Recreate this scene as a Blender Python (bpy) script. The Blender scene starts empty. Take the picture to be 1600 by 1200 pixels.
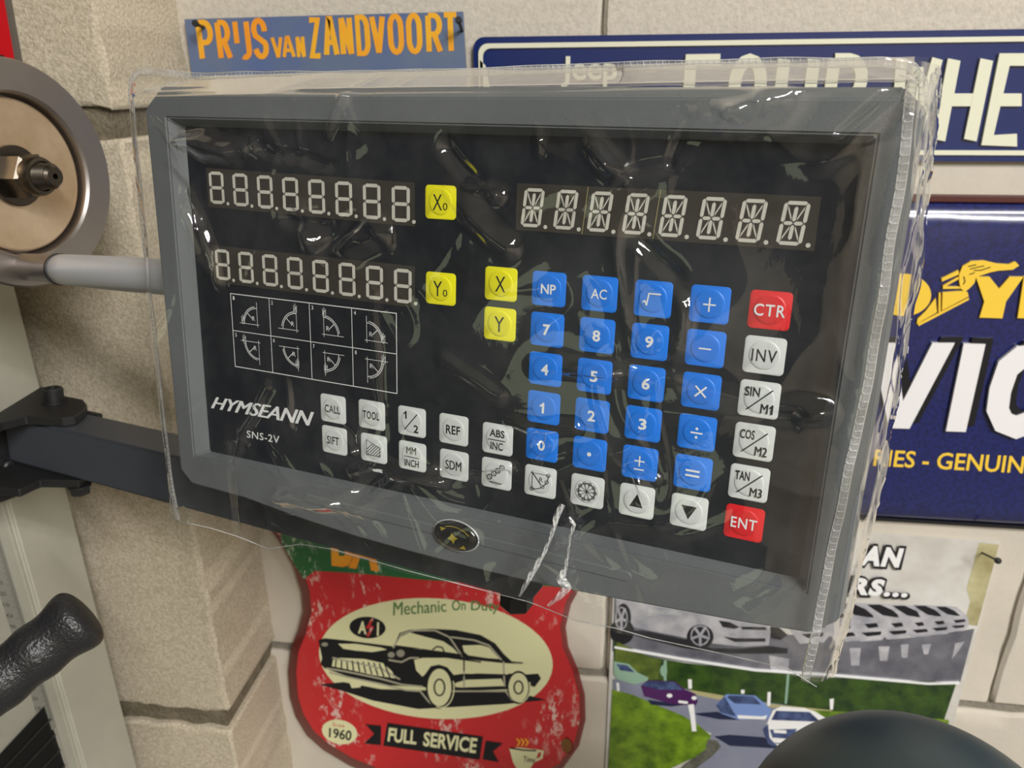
import bpy, bmesh, math, random
import numpy as np
from mathutils import Vector, Matrix, noise

random.seed(7)
PI = math.pi
C = bpy.context.scene.collection

# ---------------------------------------------------------------- geometry of the place
# world: floor z=0, the block wall is the plane y=WALL_Y, the phone that took the photograph hangs at CAM
CAM = Vector((0.0, 0.0, 1.5))
WALL_Y = 0.62
FPX = 1200.0
CX = Vector((0.99178114, 0.1277118, -0.00773707))      # camera right in world axes
CY = Vector((0.04030753, -0.36926676, -0.9284489))     # camera down
CZ = Vector((-0.12143093, 0.92050625, -0.37137956))    # camera forward
# the readout's own frame (x right, y into the housing, z up along its face)
LX = Vector((0.95466154, -0.29747902, 0.01129454)).normalized()
LZ = Vector((0.02442426, 0.11608114, 0.99293939)); LZ = (LZ - LX * LZ.dot(LX)).normalized()
LY = LZ.cross(LX)
LO = CAM + Vector((-0.02103311, 0.26046968, -0.06881707))
PX, PY = 0.0185, 0.01443                                # key pitch

# ---------------------------------------------------------------- camera, world, lights, exposure
cd = bpy.data.cameras.new('camera'); cam = bpy.data.objects.new('camera', cd); C.objects.link(cam)
cd.sensor_fit = 'HORIZONTAL'; cd.sensor_width = 36.0; cd.lens = 27.0
cd.clip_start = 0.01; cd.clip_end = 50
R3 = Matrix((CX, -CY, -CZ)).transposed()
cam.matrix_world = Matrix.Translation(CAM) @ R3.to_4x4()
cd.dof.use_dof = True; cd.dof.focus_distance = 0.285; cd.dof.aperture_fstop = 22.0
bpy.context.scene.camera = cam

world = bpy.data.worlds.new('world'); bpy.context.scene.world = world; world.use_nodes = True
world.node_tree.nodes['Background'].inputs[0].default_value = (1.0, 0.97, 0.92, 1)
world.node_tree.nodes['Background'].inputs[1].default_value = 0.05

def area(name, loc, target, sx, sy, power, col):
    l = bpy.data.lights.new(name, 'AREA'); l.shape = 'RECTANGLE'; l.size = sx; l.size_y = sy
    l.energy = power; l.color = col
    o = bpy.data.objects.new(name, l); C.objects.link(o); o.location = loc
    o.rotation_euler = (Vector(target) - Vector(loc)).to_track_quat('-Z', 'Y').to_euler()
    return o
area('tube_light', (0.95, -0.75, 2.55), (0.90, -0.55, 0), 1.2, 0.045, 32, (1.0, 0.985, 0.96))
area('tube_light', (1.15, -1.35, 2.50), (0.75, -1.1, 0.3), 0.045, 1.2, 56, (1.0, 0.985, 0.96))
area('olive_reflection_light', (-1.45, -2.0, 1.05), (0.1, 0.3, 1.2), 0.95, 0.62, 1.5, (0.80, 0.88, 0.56))  # added olive light behind the camera for greenish reflections in the cover; doorway only assumed
vs = bpy.context.scene.view_settings
vs.view_transform = 'Standard'; vs.look = 'None'; vs.gamma = 1.0; vs.use_curve_mapping = False
vs.exposure = 0.0

# ---------------------------------------------------------------- helpers
def lin(c):
    return tuple(((x / 255) / 12.92 if x / 255 <= 0.04045 else ((x / 255 + 0.055) / 1.055) ** 2.4) for x in c)

def mat(name, rgb, rough=0.5, metal=0.0, bump=0.0, bscale=300, vary=0.0, vscale=20, rgb2=None, coat=0.0, spec=0.5,
        stops=(0.4, 0.65), bdist=0.001, detail=4, vstretch=None, aniso=False):
    m = bpy.data.materials.new(name); m.use_nodes = True
    nt = m.node_tree; N = nt.nodes; L = nt.links; b = N['Principled BSDF']
    col = lin(rgb)
    b.inputs['Base Color'].default_value = (*col, 1); b.inputs['Roughness'].default_value = rough
    b.inputs['Metallic'].default_value = metal; b.inputs['Coat Weight'].default_value = coat
    b.inputs['Specular IOR Level'].default_value = spec
    tc = N.new('ShaderNodeTexCoord')
    src = tc.outputs['Object']
    if vary or rgb2:
        mp = N.new('ShaderNodeMapping'); L.new(src, mp.inputs[0])
        if vstretch: mp.inputs['Scale'].default_value = vstretch
        n = N.new('ShaderNodeTexNoise'); n.inputs['Scale'].default_value = vscale; n.inputs['Detail'].default_value = detail
        n.inputs['Roughness'].default_value = 0.65
        L.new(mp.outputs[0], n.inputs[0])
        r = N.new('ShaderNodeValToRGB'); L.new(n.outputs[0], r.inputs[0])
        c2 = lin(rgb2) if rgb2 else tuple(x * (1 - vary) for x in col)
        r.color_ramp.elements[0].position = stops[0]; r.color_ramp.elements[1].position = stops[1]
        r.color_ramp.elements[0].color = (*c2, 1); r.color_ramp.elements[1].color = (*col, 1)
        L.new(r.outputs[0], b.inputs['Base Color'])
    if bump:
        n = N.new('ShaderNodeTexNoise'); n.inputs['Scale'].default_value = bscale; n.inputs['Detail'].default_value = 3
        L.new(src, n.inputs[0])
        bp = N.new('ShaderNodeBump'); bp.inputs['Strength'].default_value = bump; bp.inputs['Distance'].default_value = bdist
        L.new(n.outputs[0], bp.inputs['Height']); L.new(bp.outputs[0], b.inputs['Normal'])
    return m

def tag(o, label=None, cat=None, group=None, kind=None):
    if label: o['label'] = label
    if cat: o['category'] = cat
    if group: o['group'] = group
    if kind: o['kind'] = kind
    return o

def empty(name, label, cat, mw=None, loc=None, group=None):
    o = bpy.data.objects.new(name, None); C.objects.link(o); o.empty_display_size = 0.02
    if mw is not None: o.matrix_world = mw
    if loc is not None: o.location = loc
    bpy.context.view_layer.update()
    return tag(o, label, cat, group)

def link(name, bm, m, parent=None, smooth=False):
    me = bpy.data.meshes.new(name); bm.to_mesh(me); bm.free()
    if m is not None: me.materials.append(m)
    if smooth:
        for p in me.polygons: p.use_smooth = True
    o = bpy.data.objects.new(name, me); C.objects.link(o)
    if parent is not None: o.parent = parent
    return o

def auto(o, deg=35):
    for p in o.data.polygons: p.use_smooth = True
    o.data.set_sharp_from_angle(angle=math.radians(deg))
    return o

def ray(px, py):
    return CX * ((px - 800) / FPX) + CY * ((py - 600) / FPX) + CZ

class WallF:
    """points on a plane parallel to the wall, y = WALL_Y - dep, relative to an origin"""
    def __init__(s, o, base=0.0, y=WALL_Y): s.o = Vector(o); s.base = base; s.y = y
    def __call__(s, px, py, dep=0.0):
        w = ray(px, py); Y = s.y - s.base - dep
        return CAM + w * (Y / w.y) - s.o
    def shift(s, dep): return Vector((0, -dep, 0))

class PanelF:
    """points on the readout's face plane, dep in front of the printed overlay, in the readout's own frame"""
    base = 0.0
    def __call__(s, px, py, dep=0.0):
        w = ray(px, py); t = LO - CAM
        k = (t.dot(LY) - dep) / w.dot(LY); p = w * k - t
        return Vector((p.dot(LX), -dep, p.dot(LZ)))
    def shift(s, dep): return Vector((0, -dep, 0))

def prism(bm, pts, F, d0, d1, closed=True):
    """flat outline given by photo points unprojected on plane F at d1, from depth d0 up to d1"""
    top = [F(x, y, d1) for x, y in pts]
    vt = [bm.verts.new(p) for p in top]
    try: f = bm.faces.new(vt)
    except ValueError: return
    if d1 - d0 > 1e-6:
        vb = [bm.verts.new(p - F.shift(d1 - d0)) for p in top]
        n = len(vt)
        for i in range(n):
            j = (i + 1) % n
            bm.faces.new((vt[i], vb[i], vb[j], vt[j]))
        bm.faces.new(list(reversed(vb)))

def fixn(bm):
    bmesh.ops.recalc_face_normals(bm, faces=bm.faces)

def poly(name, plist, F, d0, d1, m, parent, kind=None):
    bm = bmesh.new()
    for i, pts in enumerate(plist): prism(bm, pts, F, d0, d1 + i * 1e-6)
    if d1 - d0 > 1e-6: fixn(bm)
    return link(name, bm, m, parent)

def circ(cx, cy, rx, ry=None, n=28, a0=0, a1=360, rot=0):
    ry = rx if ry is None else ry
    full = abs(a1 - a0) >= 360
    c, s = math.cos(math.radians(rot)), math.sin(math.radians(rot))
    out = []
    for i in range(n if full else n + 1):
        a = math.radians(a0 + (a1 - a0) * i / n)
        x, y = rx * math.cos(a), ry * math.sin(a)
        out.append((cx + x * c - y * s, cy + x * s + y * c))
    return out

_sk = [0]
def stroke(bm, pts, w, F, d0, d1, rnd=True, caps=True):
    """a continuous mitred band of width w along a polyline laid on plane F, with round ends"""
    P = [tuple(pts[0])]
    for p in pts[1:]:
        if math.hypot(p[0] - P[-1][0], p[1] - P[-1][1]) > 1e-7: P.append(p)
    if len(P) < 2: return
    for i in range(1, len(P) - 1):          # a sharp turn: two separate bands meeting there
        ax, ay, bx_, by = P[i][0] - P[i - 1][0], P[i][1] - P[i - 1][1], P[i + 1][0] - P[i][0], P[i + 1][1] - P[i][1]
        if (ax * bx_ + ay * by) / (math.hypot(ax, ay) * math.hypot(bx_, by)) < -.25:
            stroke(bm, P[:i + 1], w, F, d0, d1, rnd, caps); stroke(bm, P[i:], w, F, d0, d1, rnd, caps); return
    closed = len(P) > 3 and math.hypot(P[0][0] - P[-1][0], P[0][1] - P[-1][1]) < w * .05
    if closed: P = P[:-1]
    n = len(P); h = w / 2; Lf = []; Rt = []
    def nrm(a, b):
        L = math.hypot(b[0] - a[0], b[1] - a[1]); return (-(b[1] - a[1]) / L, (b[0] - a[0]) / L)
    for i in range(n):
        n0 = nrm(P[i - 1], P[i]) if (i > 0 or closed) else None
        n1 = nrm(P[i], P[(i + 1) % n]) if (i < n - 1 or closed) else None
        if n0 is None: n0 = n1
        if n1 is None: n1 = n0
        mx, my = n0[0] + n1[0], n0[1] + n1[1]; q = mx * mx + my * my
        k = min(2.0 / q if q > 1e-6 else 99, 1.25 / math.sqrt(max(q, 1e-6)))
        mx, my = mx * k * h, my * k * h
        Lf.append((P[i][0] + mx, P[i][1] + my)); Rt.append((P[i][0] - mx, P[i][1] - my))
    _sk[0] = (_sk[0] + 1) % 5
    d1 = d1 + _sk[0] * 3e-5
    th = d1 - d0 if d1 - d0 > 4e-5 + 1e-4 else 0
    caps_ = []
    if rnd and not closed:
        for e, (p, nn) in enumerate(((P[0], nrm(P[0], P[1])), (P[-1], nrm(P[-2], P[-1])))):
            a0 = math.atan2(nn[1], nn[0]); sg = 1 if e == 0 else -1
            caps_.append([(p[0] + h * math.cos(a0 + sg * PI * k / 6), p[1] + h * math.sin(a0 + sg * PI * k / 6)) for k in range(1, 6)])
    ring = list(Lf)
    if caps_: ring = Lf + caps_[1] + list(reversed(Rt)) + list(reversed(caps_[0]))
    elif not closed: ring = Lf + list(reversed(Rt))
    V = {}
    def vt(p):
        if p not in V: V[p] = bm.verts.new(F(p[0], p[1], d1))
        return V[p]
    def face(l):
        l2 = []
        for v in l:
            if v not in l2: l2.append(v)
        if len(l2) > 2:
            try: bm.faces.new(l2)
            except ValueError: pass
    m = n if closed else n - 1
    for i in range(m):
        j = (i + 1) % n; face([vt(Lf[i]), vt(Lf[j]), vt(Rt[j]), vt(Rt[i])])
    if caps_:
        face([vt(Rt[0])] + [vt(Lf[0])] + [vt(p) for p in caps_[0]])
        face([vt(Lf[-1]), vt(Rt[-1])] + [vt(p) for p in reversed(caps_[1])])
    if th:
        s = F.shift(th)
        def wall(r, cl):
            b = [bm.verts.new(vt(p).co - s) for p in r]
            for i in range(len(r) if cl else len(r) - 1):
                j = (i + 1) % len(r)
                if vt(r[i]) is not vt(r[j]): face([vt(r[i]), b[i], b[j], vt(r[j])])
        if closed: wall(Lf, True); wall(Rt, True)
        else: wall(ring, True)

def rrect(x0, y0, x1, y1, r, n=5):
    out = []
    for cx, cy, a in ((x1 - r, y0 + r, -90), (x1 - r, y1 - r, 0), (x0 + r, y1 - r, 90), (x0 + r, y0 + r, 180)):
        for i in range(n + 1):
            t = math.radians(a + 90 * i / n); out.append((cx + r * math.cos(t), cy + r * math.sin(t)))
    return out

# stroke alphabet on a unit box, y down
def _arc(cx, cy, rx, ry, a0, a1, n=8):
    return [(cx + rx * math.cos(math.radians(a0 + (a1 - a0) * i / n)), cy + ry * math.sin(math.radians(a0 + (a1 - a0) * i / n))) for i in range(n + 1)]
OV = _arc(.5, .3, .5, .3, 180, 360) + _arc(.5, .7, .5, .3, 0, 180) + [(0, .3)]
GL = {
 'A': [[(0, 1), (.42, 0), (.58, 0), (1, 1)], [(.18, .66), (.82, .66)]],
 'B': [[(0, 0), (0, 1), (.6, 1)] + _arc(.6, .75, .4, .25, 90, -90) + _arc(.6, .25, .4, .25, 90, -90) + [(0, 0)]],
 'C': [_arc(.5, .3, .5, .3, 0, -180) + _arc(.5, .7, .5, .3, 180, 0)],
 'D': [[(0, 0), (0, 1), (.5, 1)] + _arc(.5, .7, .5, .3, 90, 0) + _arc(.5, .3, .5, .3, 0, -90) + [(0, 0)]],
 'E': [[(1, 0), (0, 0), (0, 1), (1, 1)], [(0, .5), (.85, .5)]],
 'F': [[(1, 0), (0, 0), (0, 1)], [(0, .5), (.85, .5)]],
 'H': [[(0, 0), (0, 1)], [(1, 0), (1, 1)], [(0, .5), (1, .5)]],
 'I': [[(.5, 0), (.5, 1)]],
 'J': [[(1, 0), (1, .8)] + _arc(.55, .8, .45, .2, 0, 120)],
 'L': [[(0, 0), (0, 1), (1, 1)]],
 'N': [[(0, 1), (0, 0), (1, 1), (1, 0)]],
 'O': [OV],
 'P': [[(0, 1), (0, 0)], [(.02, 0), (.5, 0)] + _arc(.5, .28, .5, .28, -90, 90) + [(.02, .56)]],
 'R': [[(0, 1), (0, 0)], [(.02, 0), (.5, 0)] + _arc(.5, .26, .5, .26, -90, 90) + [(.02, .52)], [(.5, .52), (1, 1)]],
 'S': [_arc(.5, .26, .5, .26, 10, -180) + [(.1, .42), (.9, .62)] + _arc(.5, .74, .5, .26, -10, 170)],
 'T': [[(0, 0), (1, 0)], [(.5, 0), (.5, 1)]],
 'U': [[(0, 0), (0, .7)] + _arc(.5, .7, .5, .3, 180, 0) + [(1, 0)]],
 'V': [[(0, 0), (.5, 1), (1, 0)]],
 'W': [[(0, 0), (.22, 1), (.5, .1), (.78, 1), (1, 0)]],
 'Z': [[(0, 0), (1, 0), (0, 1), (1, 1)]],
}
def glyph(bm, ch, tl, tr, br, bl, w, F, d0, d1, rnd=True):
    def q(u, v):
        a = (tl[0] + (tr[0] - tl[0]) * u, tl[1] + (tr[1] - tl[1]) * u)
        b = (bl[0] + (br[0] - bl[0]) * u, bl[1] + (br[1] - bl[1]) * u)
        return (a[0] + (b[0] - a[0]) * v, a[1] + (b[1] - a[1]) * v)
    W_ = max(1e-6, tr[0] - tl[0]); H_ = bl[1] - tl[1]
    iu, iv = min(.45, w / 2 / W_), w / 2 / H_
    for pl in GL[ch]:
        if ch == 'I': pts = [q(.5, iv + v * (1 - 2 * iv)) for u, v in pl]
        else: pts = [q(iu + u * (1 - 2 * iu), iv + v * (1 - 2 * iv)) for u, v in pl]
        stroke(bm, pts, w, F, d0, d1, rnd=rnd)

_tc = {}
def text_geo(s, off=0.0, shear=0.0, sp=1.0):
    """outline of a word in Blender's built-in face: vertices scaled to a unit box, faces, aspect"""
    k = (s, off, shear, sp)
    if k in _tc: return _tc[k]
    cu = bpy.data.curves.new('t', 'FONT'); cu.body = s; cu.offset = off; cu.shear = shear; cu.space_character = sp
    cu.resolution_u = 3; cu.fill_mode = 'FRONT'; cu.dimensions = '2D'; cu.size = 1
    ob = bpy.data.objects.new('t', cu); C.objects.link(ob)
    dg = bpy.context.evaluated_depsgraph_get()
    me = bpy.data.meshes.new_from_object(ob.evaluated_get(dg))
    v = [(p.co.x, p.co.y) for p in me.vertices]; f = [tuple(p.vertices) for p in me.polygons]
    bpy.data.objects.remove(ob); bpy.data.curves.remove(cu); bpy.data.meshes.remove(me)
    x0 = min(p[0] for p in v); x1 = max(p[0] for p in v); y0 = min(p[1] for p in v); y1 = max(p[1] for p in v)
    sx = max(1e-6, x1 - x0); sy = max(1e-6, y1 - y0)
    _tc[k] = ([((p[0] - x0) / sx, 1 - (p[1] - y0) / sy) for p in v], f, sx / sy)
    return _tc[k]

def text_quad(bm, s, tl, tr, br, bl, F, d, off=0.0, shear=0.0, sp=1.0, d0=None):
    if 'M' in s and off > 0:        # the built-in M cannot be thickened: lay it down three times, slightly apart
        asp = text_geo(s, 0, shear, sp)[2]; e = off * .9 / (asp * .72)
        for k, q in enumerate((0, -e, e)):
            sx, sy = (tr[0] - tl[0]) * q, (tr[1] - tl[1]) * q
            text_quad(bm, s, *[(p[0] + sx, p[1] + sy) for p in (tl, tr, br, bl)], F, d + k * 3e-5, 0, shear, sp, d0)
        return
    V_, Fc, asp = text_geo(s, off, shear, sp)
    vs_ = []
    for u, v in V_:
        x = (tl[0] * (1 - u) + tr[0] * u) * (1 - v) + (bl[0] * (1 - u) + br[0] * u) * v
        y = (tl[1] * (1 - u) + tr[1] * u) * (1 - v) + (bl[1] * (1 - u) + br[1] * u) * v
        vs_.append(bm.verts.new(F(x, y, d)))
    fs = []
    for f in Fc:
        try: fs.append(bm.faces.new([vs_[i] for i in f]))
        except ValueError: pass
    if d0 is not None and fs:
        r = bmesh.ops.extrude_face_region(bm, geom=fs)
        for g in r['geom']:
            if isinstance(g, bmesh.types.BMVert): g.co = g.co + F.shift(d0 - d)

def text(name, s, quad, F, d, m, parent, **k):
    bm = bmesh.new(); text_quad(bm, s, *quad, F, d, **k)
    return link(name, bm, m, parent)

def bx(bm, c, s, rot=None, bev=0.0):
    r = bmesh.ops.create_cube(bm, size=1.0)
    vs_ = r['verts']
    bmesh.ops.scale(bm, vec=s, verts=vs_)
    if bev:
        es = list({e for v in vs_ for e in v.link_edges})
        rr = bmesh.ops.bevel(bm, geom=es, offset=bev, segments=2, affect='EDGES', profile=0.7)
        vs_ = list({v for f in rr['faces'] for v in f.verts} | {v for v in vs_ if v.is_valid})
    if rot is not None: bmesh.ops.rotate(bm, cent=(0, 0, 0), matrix=rot, verts=vs_)
    bmesh.ops.translate(bm, vec=c, verts=vs_)
    return vs_

def lathe(bm, prof, A, D, n=32, cap=True):
    """profile [(s, r)] revolved about the axis from A along D"""
    D = Vector(D).normalized(); up = Vector((0, 0, 1)) if abs(D.z) < .9 else Vector((1, 0, 0))
    U = D.cross(up).normalized(); V_ = D.cross(U)
    rings = []
    for s, r in prof:
        if r < 1e-7: rings.append([bm.verts.new(Vector(A) + D * s)])
        else: rings.append([bm.verts.new(Vector(A) + D * s + (U * math.cos(2 * PI * i / n) + V_ * math.sin(2 * PI * i / n)) * r) for i in range(n)])
    for a, b in zip(rings, rings[1:]):
        for i in range(n):
            j = (i + 1) % n
            if len(a) == 1 and len(b) == 1: continue
            if len(a) == 1: bm.faces.new((a[0], b[j], b[i]))
            elif len(b) == 1: bm.faces.new((a[i], a[j], b[0]))
            else: bm.faces.new((a[i], a[j], b[j], b[i]))
    if cap:
        if len(rings[0]) > 1: bm.faces.new(list(reversed(rings[0])))
        if len(rings[-1]) > 1: bm.faces.new(rings[-1])
    fixn(bm)

def tube(bm, pts, r, n=8):
    pts = [Vector(p) for p in pts]; rings = []
    for i, p in enumerate(pts):
        d = (pts[min(i + 1, len(pts) - 1)] - pts[max(i - 1, 0)]).normalized()
        up = Vector((0.13, 1, 0.07)); U = d.cross(up).normalized(); V_ = d.cross(U)
        rr = r[i] if isinstance(r, (list, tuple)) else r
        rings.append([bm.verts.new(p + (U * math.cos(2 * PI * k / n) + V_ * math.sin(2 * PI * k / n)) * rr) for k in range(n)])
    for a, b in zip(rings, rings[1:]):
        for k in range(n): bm.faces.new((a[k], a[(k + 1) % n], b[(k + 1) % n], b[k]))
    bm.faces.new(rings[0]); bm.faces.new(list(reversed(rings[-1])))
    fixn(bm)

def outline_block(bm, ring_front, ring_back):
    """solid between two matching closed rings of points"""
    a = [bm.verts.new(p) for p in ring_front]; b = [bm.verts.new(p) for p in ring_back]
    n = len(a)
    for i in range(n): bm.faces.new((a[i], a[(i + 1) % n], b[(i + 1) % n], b[i]))
    bm.faces.new(a); bm.faces.new(list(reversed(b))); fixn(bm)

# ---------------------------------------------------------------- materials
M_block = mat('sand_lime_block', (206, 198, 184), .92, bump=.5, bscale=420, bdist=.0012, vary=.16, vscale=240, stops=(.32, .6))
M_block_b = mat('sand_lime_block_smooth', (208, 200, 186), .92, bump=.3, bscale=200, bdist=.001, vary=.12, vscale=14, stops=(.3, .7))
M_pillar = mat('pillar_block', (206, 195, 174), .93, bump=.8, bscale=520, bdist=.0012, rgb2=(178, 166, 144), vscale=420, stops=(.38, .6))
M_mortar = mat('mortar', (150, 143, 130), .95, bump=.7, bscale=350, bdist=.002, vary=.25, vscale=60)
M_floor = mat('painted_concrete_floor', (120, 118, 112), .6, vary=.2, vscale=6)
M_ceil = mat('ceiling_white', (225, 222, 214), .9)
M_machine = mat('machine_cream_paint', (176, 174, 160), .45, bump=.15, bscale=180, bdist=.0005, vary=.07, vscale=30)
M_black = mat('black_steel', (26, 26, 27), .5, bump=.2, bscale=500, bdist=.0003)
M_armgrey = mat('arm_dark_grey_paint', (64, 67, 73), .42, bump=.12, bscale=900, bdist=.0002)
M_rubber = mat('black_rubber', (14, 14, 14), .6)
M_rubber2 = mat('rubber_ridge_grey', (44, 44, 42), .5)
M_steel = mat('turned_steel', (176, 172, 168), .30, metal=1.0, vary=.2, vscale=18, vstretch=(1, 1, 1))
M_steel_flange = mat('ground_steel_flange', (168, 162, 158), .40, metal=1.0, vary=.10, vscale=12)
M_copper = mat('oiled_steel_disc', (236, 214, 184), .42, metal=.8, rgb2=(196, 168, 134), vscale=16, stops=(.35, .7), detail=6)
M_nut = mat('dark_steel_nut', (92, 86, 78), .3, metal=1.0)
M_satin = mat('satin_silver', (206, 207, 210), .36, metal=.35)
M_grip = mat('black_pebbled_plastic', (34, 34, 36), .34, bump=.9, bscale=700, bdist=.0007)
M_dome = mat('dark_green_grey_plastic', (46, 60, 62), .42, vary=.15, vscale=20)
M_ruler = mat('ruler_aluminium', (158, 156, 146), .4, metal=.2)
M_ink = mat('black_ink', (18, 18, 18), .6)
M_inkgrey = mat('grey_ink', (70, 69, 64), .6)
M_case = mat('housing_grey_powder_coat', (102, 106, 108), .48, bump=.35, bscale=1500, bdist=.00025)
M_face = mat('overlay_black_film', (22, 25, 32), .30)
M_win = mat('display_window_brown', (58, 54, 48), .35)
M_seg = mat('segment_pale', (205, 203, 192), .4)
M_keyw = mat('key_light_grey', (214, 219, 217), .35)
M_keyb = mat('key_blue', (22, 122, 232), .35)
M_keyy = mat('key_yellow', (238, 232, 22), .35)
M_keyr = mat('key_red', (222, 24, 34), .35)
M_white = mat('white_print', (235, 237, 238), .4)
M_gold = mat('gold_print', (214, 190, 60), .3, metal=.6)
M_gloss = mat('black_resin_dome', (10, 10, 10), .05, coat=1.0)
M_navy = mat('navy_enamel', (16, 38, 98), .16, coat=.6, bump=.08, bscale=40, bdist=.002)
M_cream = mat('cream_enamel', (226, 226, 204), .25, coat=.4)
M_blue = mat('royal_blue_tin', (30, 38, 98), .17, coat=.5, rgb2=(24, 30, 78), vscale=300, stops=(.42, .55), bump=.12, bscale=18, bdist=.004)
M_rust = mat('dark_red_edge', (78, 30, 24), .5)
M_yel = mat('sign_yellow', (240, 200, 66), .35)
M_wh2 = mat('sign_white', (232, 230, 232), .3)
M_blk2 = mat('sign_black', (22, 22, 28), .35)
M_poster = mat('poster_blue_grey', (88, 106, 152), .4, rgb2=(104, 118, 140), vscale=14, stops=(.35, .65))
M_orange = mat('poster_orange', (238, 150, 34), .5, rgb2=(240, 178, 42), vscale=12, stops=(.4, .6))
M_tape = mat('creased_film_white', (225, 222, 228), .3)
def scratched(name, rgb, rgb2):
    m = mat(name, rgb, .38, rgb2=None, coat=.2)
    nt = m.node_tree; N = nt.nodes; L = nt.links; b = N['Principled BSDF']
    tc = N.new('ShaderNodeTexCoord'); mp = N.new('ShaderNodeMapping'); mp.inputs['Rotation'].default_value = (0, .6, 0); mp.inputs['Scale'].default_value = (1.6, 1, .7)
    L.new(tc.outputs['Object'], mp.inputs[0])
    n1 = N.new('ShaderNodeTexNoise'); n1.inputs['Scale'].default_value = 95; n1.inputs['Detail'].default_value = 5; n1.inputs['Roughness'].default_value = .7
    L.new(mp.outputs[0], n1.inputs[0])
    n2 = N.new('ShaderNodeTexNoise'); n2.inputs['Scale'].default_value = 13; L.new(mp.outputs[0], n2.inputs[0])
    r1 = N.new('ShaderNodeValToRGB'); r1.color_ramp.elements[0].position = .54; r1.color_ramp.elements[1].position = .60; L.new(n1.outputs[0], r1.inputs[0])
    r2 = N.new('ShaderNodeValToRGB'); r2.color_ramp.elements[0].position = .48; r2.color_ramp.elements[1].position = .60; L.new(n2.outputs[0], r2.inputs[0])
    mu = N.new('ShaderNodeMath'); mu.operation = 'MULTIPLY'; L.new(r1.outputs[0], mu.inputs[0]); L.new(r2.outputs[0], mu.inputs[1])
    mx = N.new('ShaderNodeMix'); mx.data_type = 'RGBA'; L.new(mu.outputs[0], mx.inputs[0])
    mx.inputs[6].default_value = (*lin(rgb), 1); mx.inputs[7].default_value = (*lin(rgb2), 1); L.new(mx.outputs[2], b.inputs['Base Color'])
    return m
M_red = scratched('guitar_red', (196, 40, 44), (222, 190, 180))
M_green = scratched('guitar_green', (38, 100, 56), (190, 205, 180))
M_redrim = mat('guitar_dark_red_rim', (120, 22, 24), .4)
M_ivory = mat('guitar_ivory', (226, 224, 178), .4)
M_gink = mat('guitar_black', (18, 20, 24), .4)
M_glet = mat('guitar_green_letter', (84, 128, 72), .5)
M_redbox = mat('red_enamel', (204, 22, 34), .3)
M_greyedge = mat('grey_edge', (98, 92, 86), .5)

def film_mat(name='clear_vinyl', haze=.014, fr=1.9, cap=.18):
    m = bpy.data.materials.new(name); m.use_nodes = True; nt = m.node_tree; N = nt.nodes; L = nt.links
    N.remove(N['Principled BSDF']); out = N['Material Output']
    tr = N.new('ShaderNodeBsdfTransparent'); tr.inputs[0].default_value = (.965, .968, .962, 1)
    gl = N.new('ShaderNodeBsdfGlossy'); gl.inputs['Roughness'].default_value = .022; gl.inputs[0].default_value = (1, 1, 1, 1)
    df = N.new('ShaderNodeBsdfDiffuse'); df.inputs[0].default_value = (.85, .86, .86, 1)
    tc = N.new('ShaderNodeTexCoord')
    nz = N.new('ShaderNodeTexNoise'); nz.inputs['Scale'].default_value = 260; nz.inputs['Detail'].default_value = 4; L.new(tc.outputs['Object'], nz.inputs[0])
    bp = N.new('ShaderNodeBump'); bp.inputs['Strength'].default_value = .12; bp.inputs['Distance'].default_value = .0006
    L.new(nz.outputs[0], bp.inputs['Height']); L.new(bp.outputs[0], gl.inputs['Normal'])
    ge = N.new('ShaderNodeNewGeometry'); dp = N.new('ShaderNodeVectorMath'); dp.operation = 'DOT_PRODUCT'; L.new(ge.outputs['Incoming'], dp.inputs[0]); L.new(bp.outputs[0], dp.inputs[1])
    def mth(op, a, b_=None, c=False):
        q = N.new('ShaderNodeMath'); q.operation = op; q.use_clamp = c
        for k, v in enumerate((a, b_)):
            if v is None: continue
            if isinstance(v, (int, float)): q.inputs[k].default_value = v
            else: L.new(v, q.inputs[k])
        return q.outputs[0]
    fo = mth('MULTIPLY', mth('ADD', mth('MULTIPLY', mth('POWER', mth('SUBTRACT', 1.0, mth('ABSOLUTE', dp.outputs['Value']), True), 5.0), .96), .042), fr, True)
    n2 = N.new('ShaderNodeTexNoise'); n2.inputs['Scale'].default_value = 22; n2.inputs['Detail'].default_value = 8; n2.inputs['Roughness'].default_value = .75; L.new(tc.outputs['Object'], n2.inputs[0])
    rp = N.new('ShaderNodeMapRange'); rp.inputs[1].default_value = .42; rp.inputs[2].default_value = .72; rp.inputs[3].default_value = haze * .4; rp.inputs[4].default_value = haze * 2.4; L.new(n2.outputs[0], rp.inputs[0])
    m1 = N.new('ShaderNodeMixShader'); L.new(rp.outputs[0], m1.inputs[0]); L.new(tr.outputs[0], m1.inputs[1]); L.new(df.outputs[0], m1.inputs[2])
    m2 = N.new('ShaderNodeMixShader'); L.new(fo, m2.inputs[0]); L.new(m1.outputs[0], m2.inputs[1]); L.new(gl.outputs[0], m2.inputs[2])
    L.new(m2.outputs[0], out.inputs[0]); return m
M_film = film_mat()
M_filmt = film_mat('clear_vinyl_seam', .16, 2.2)

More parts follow.
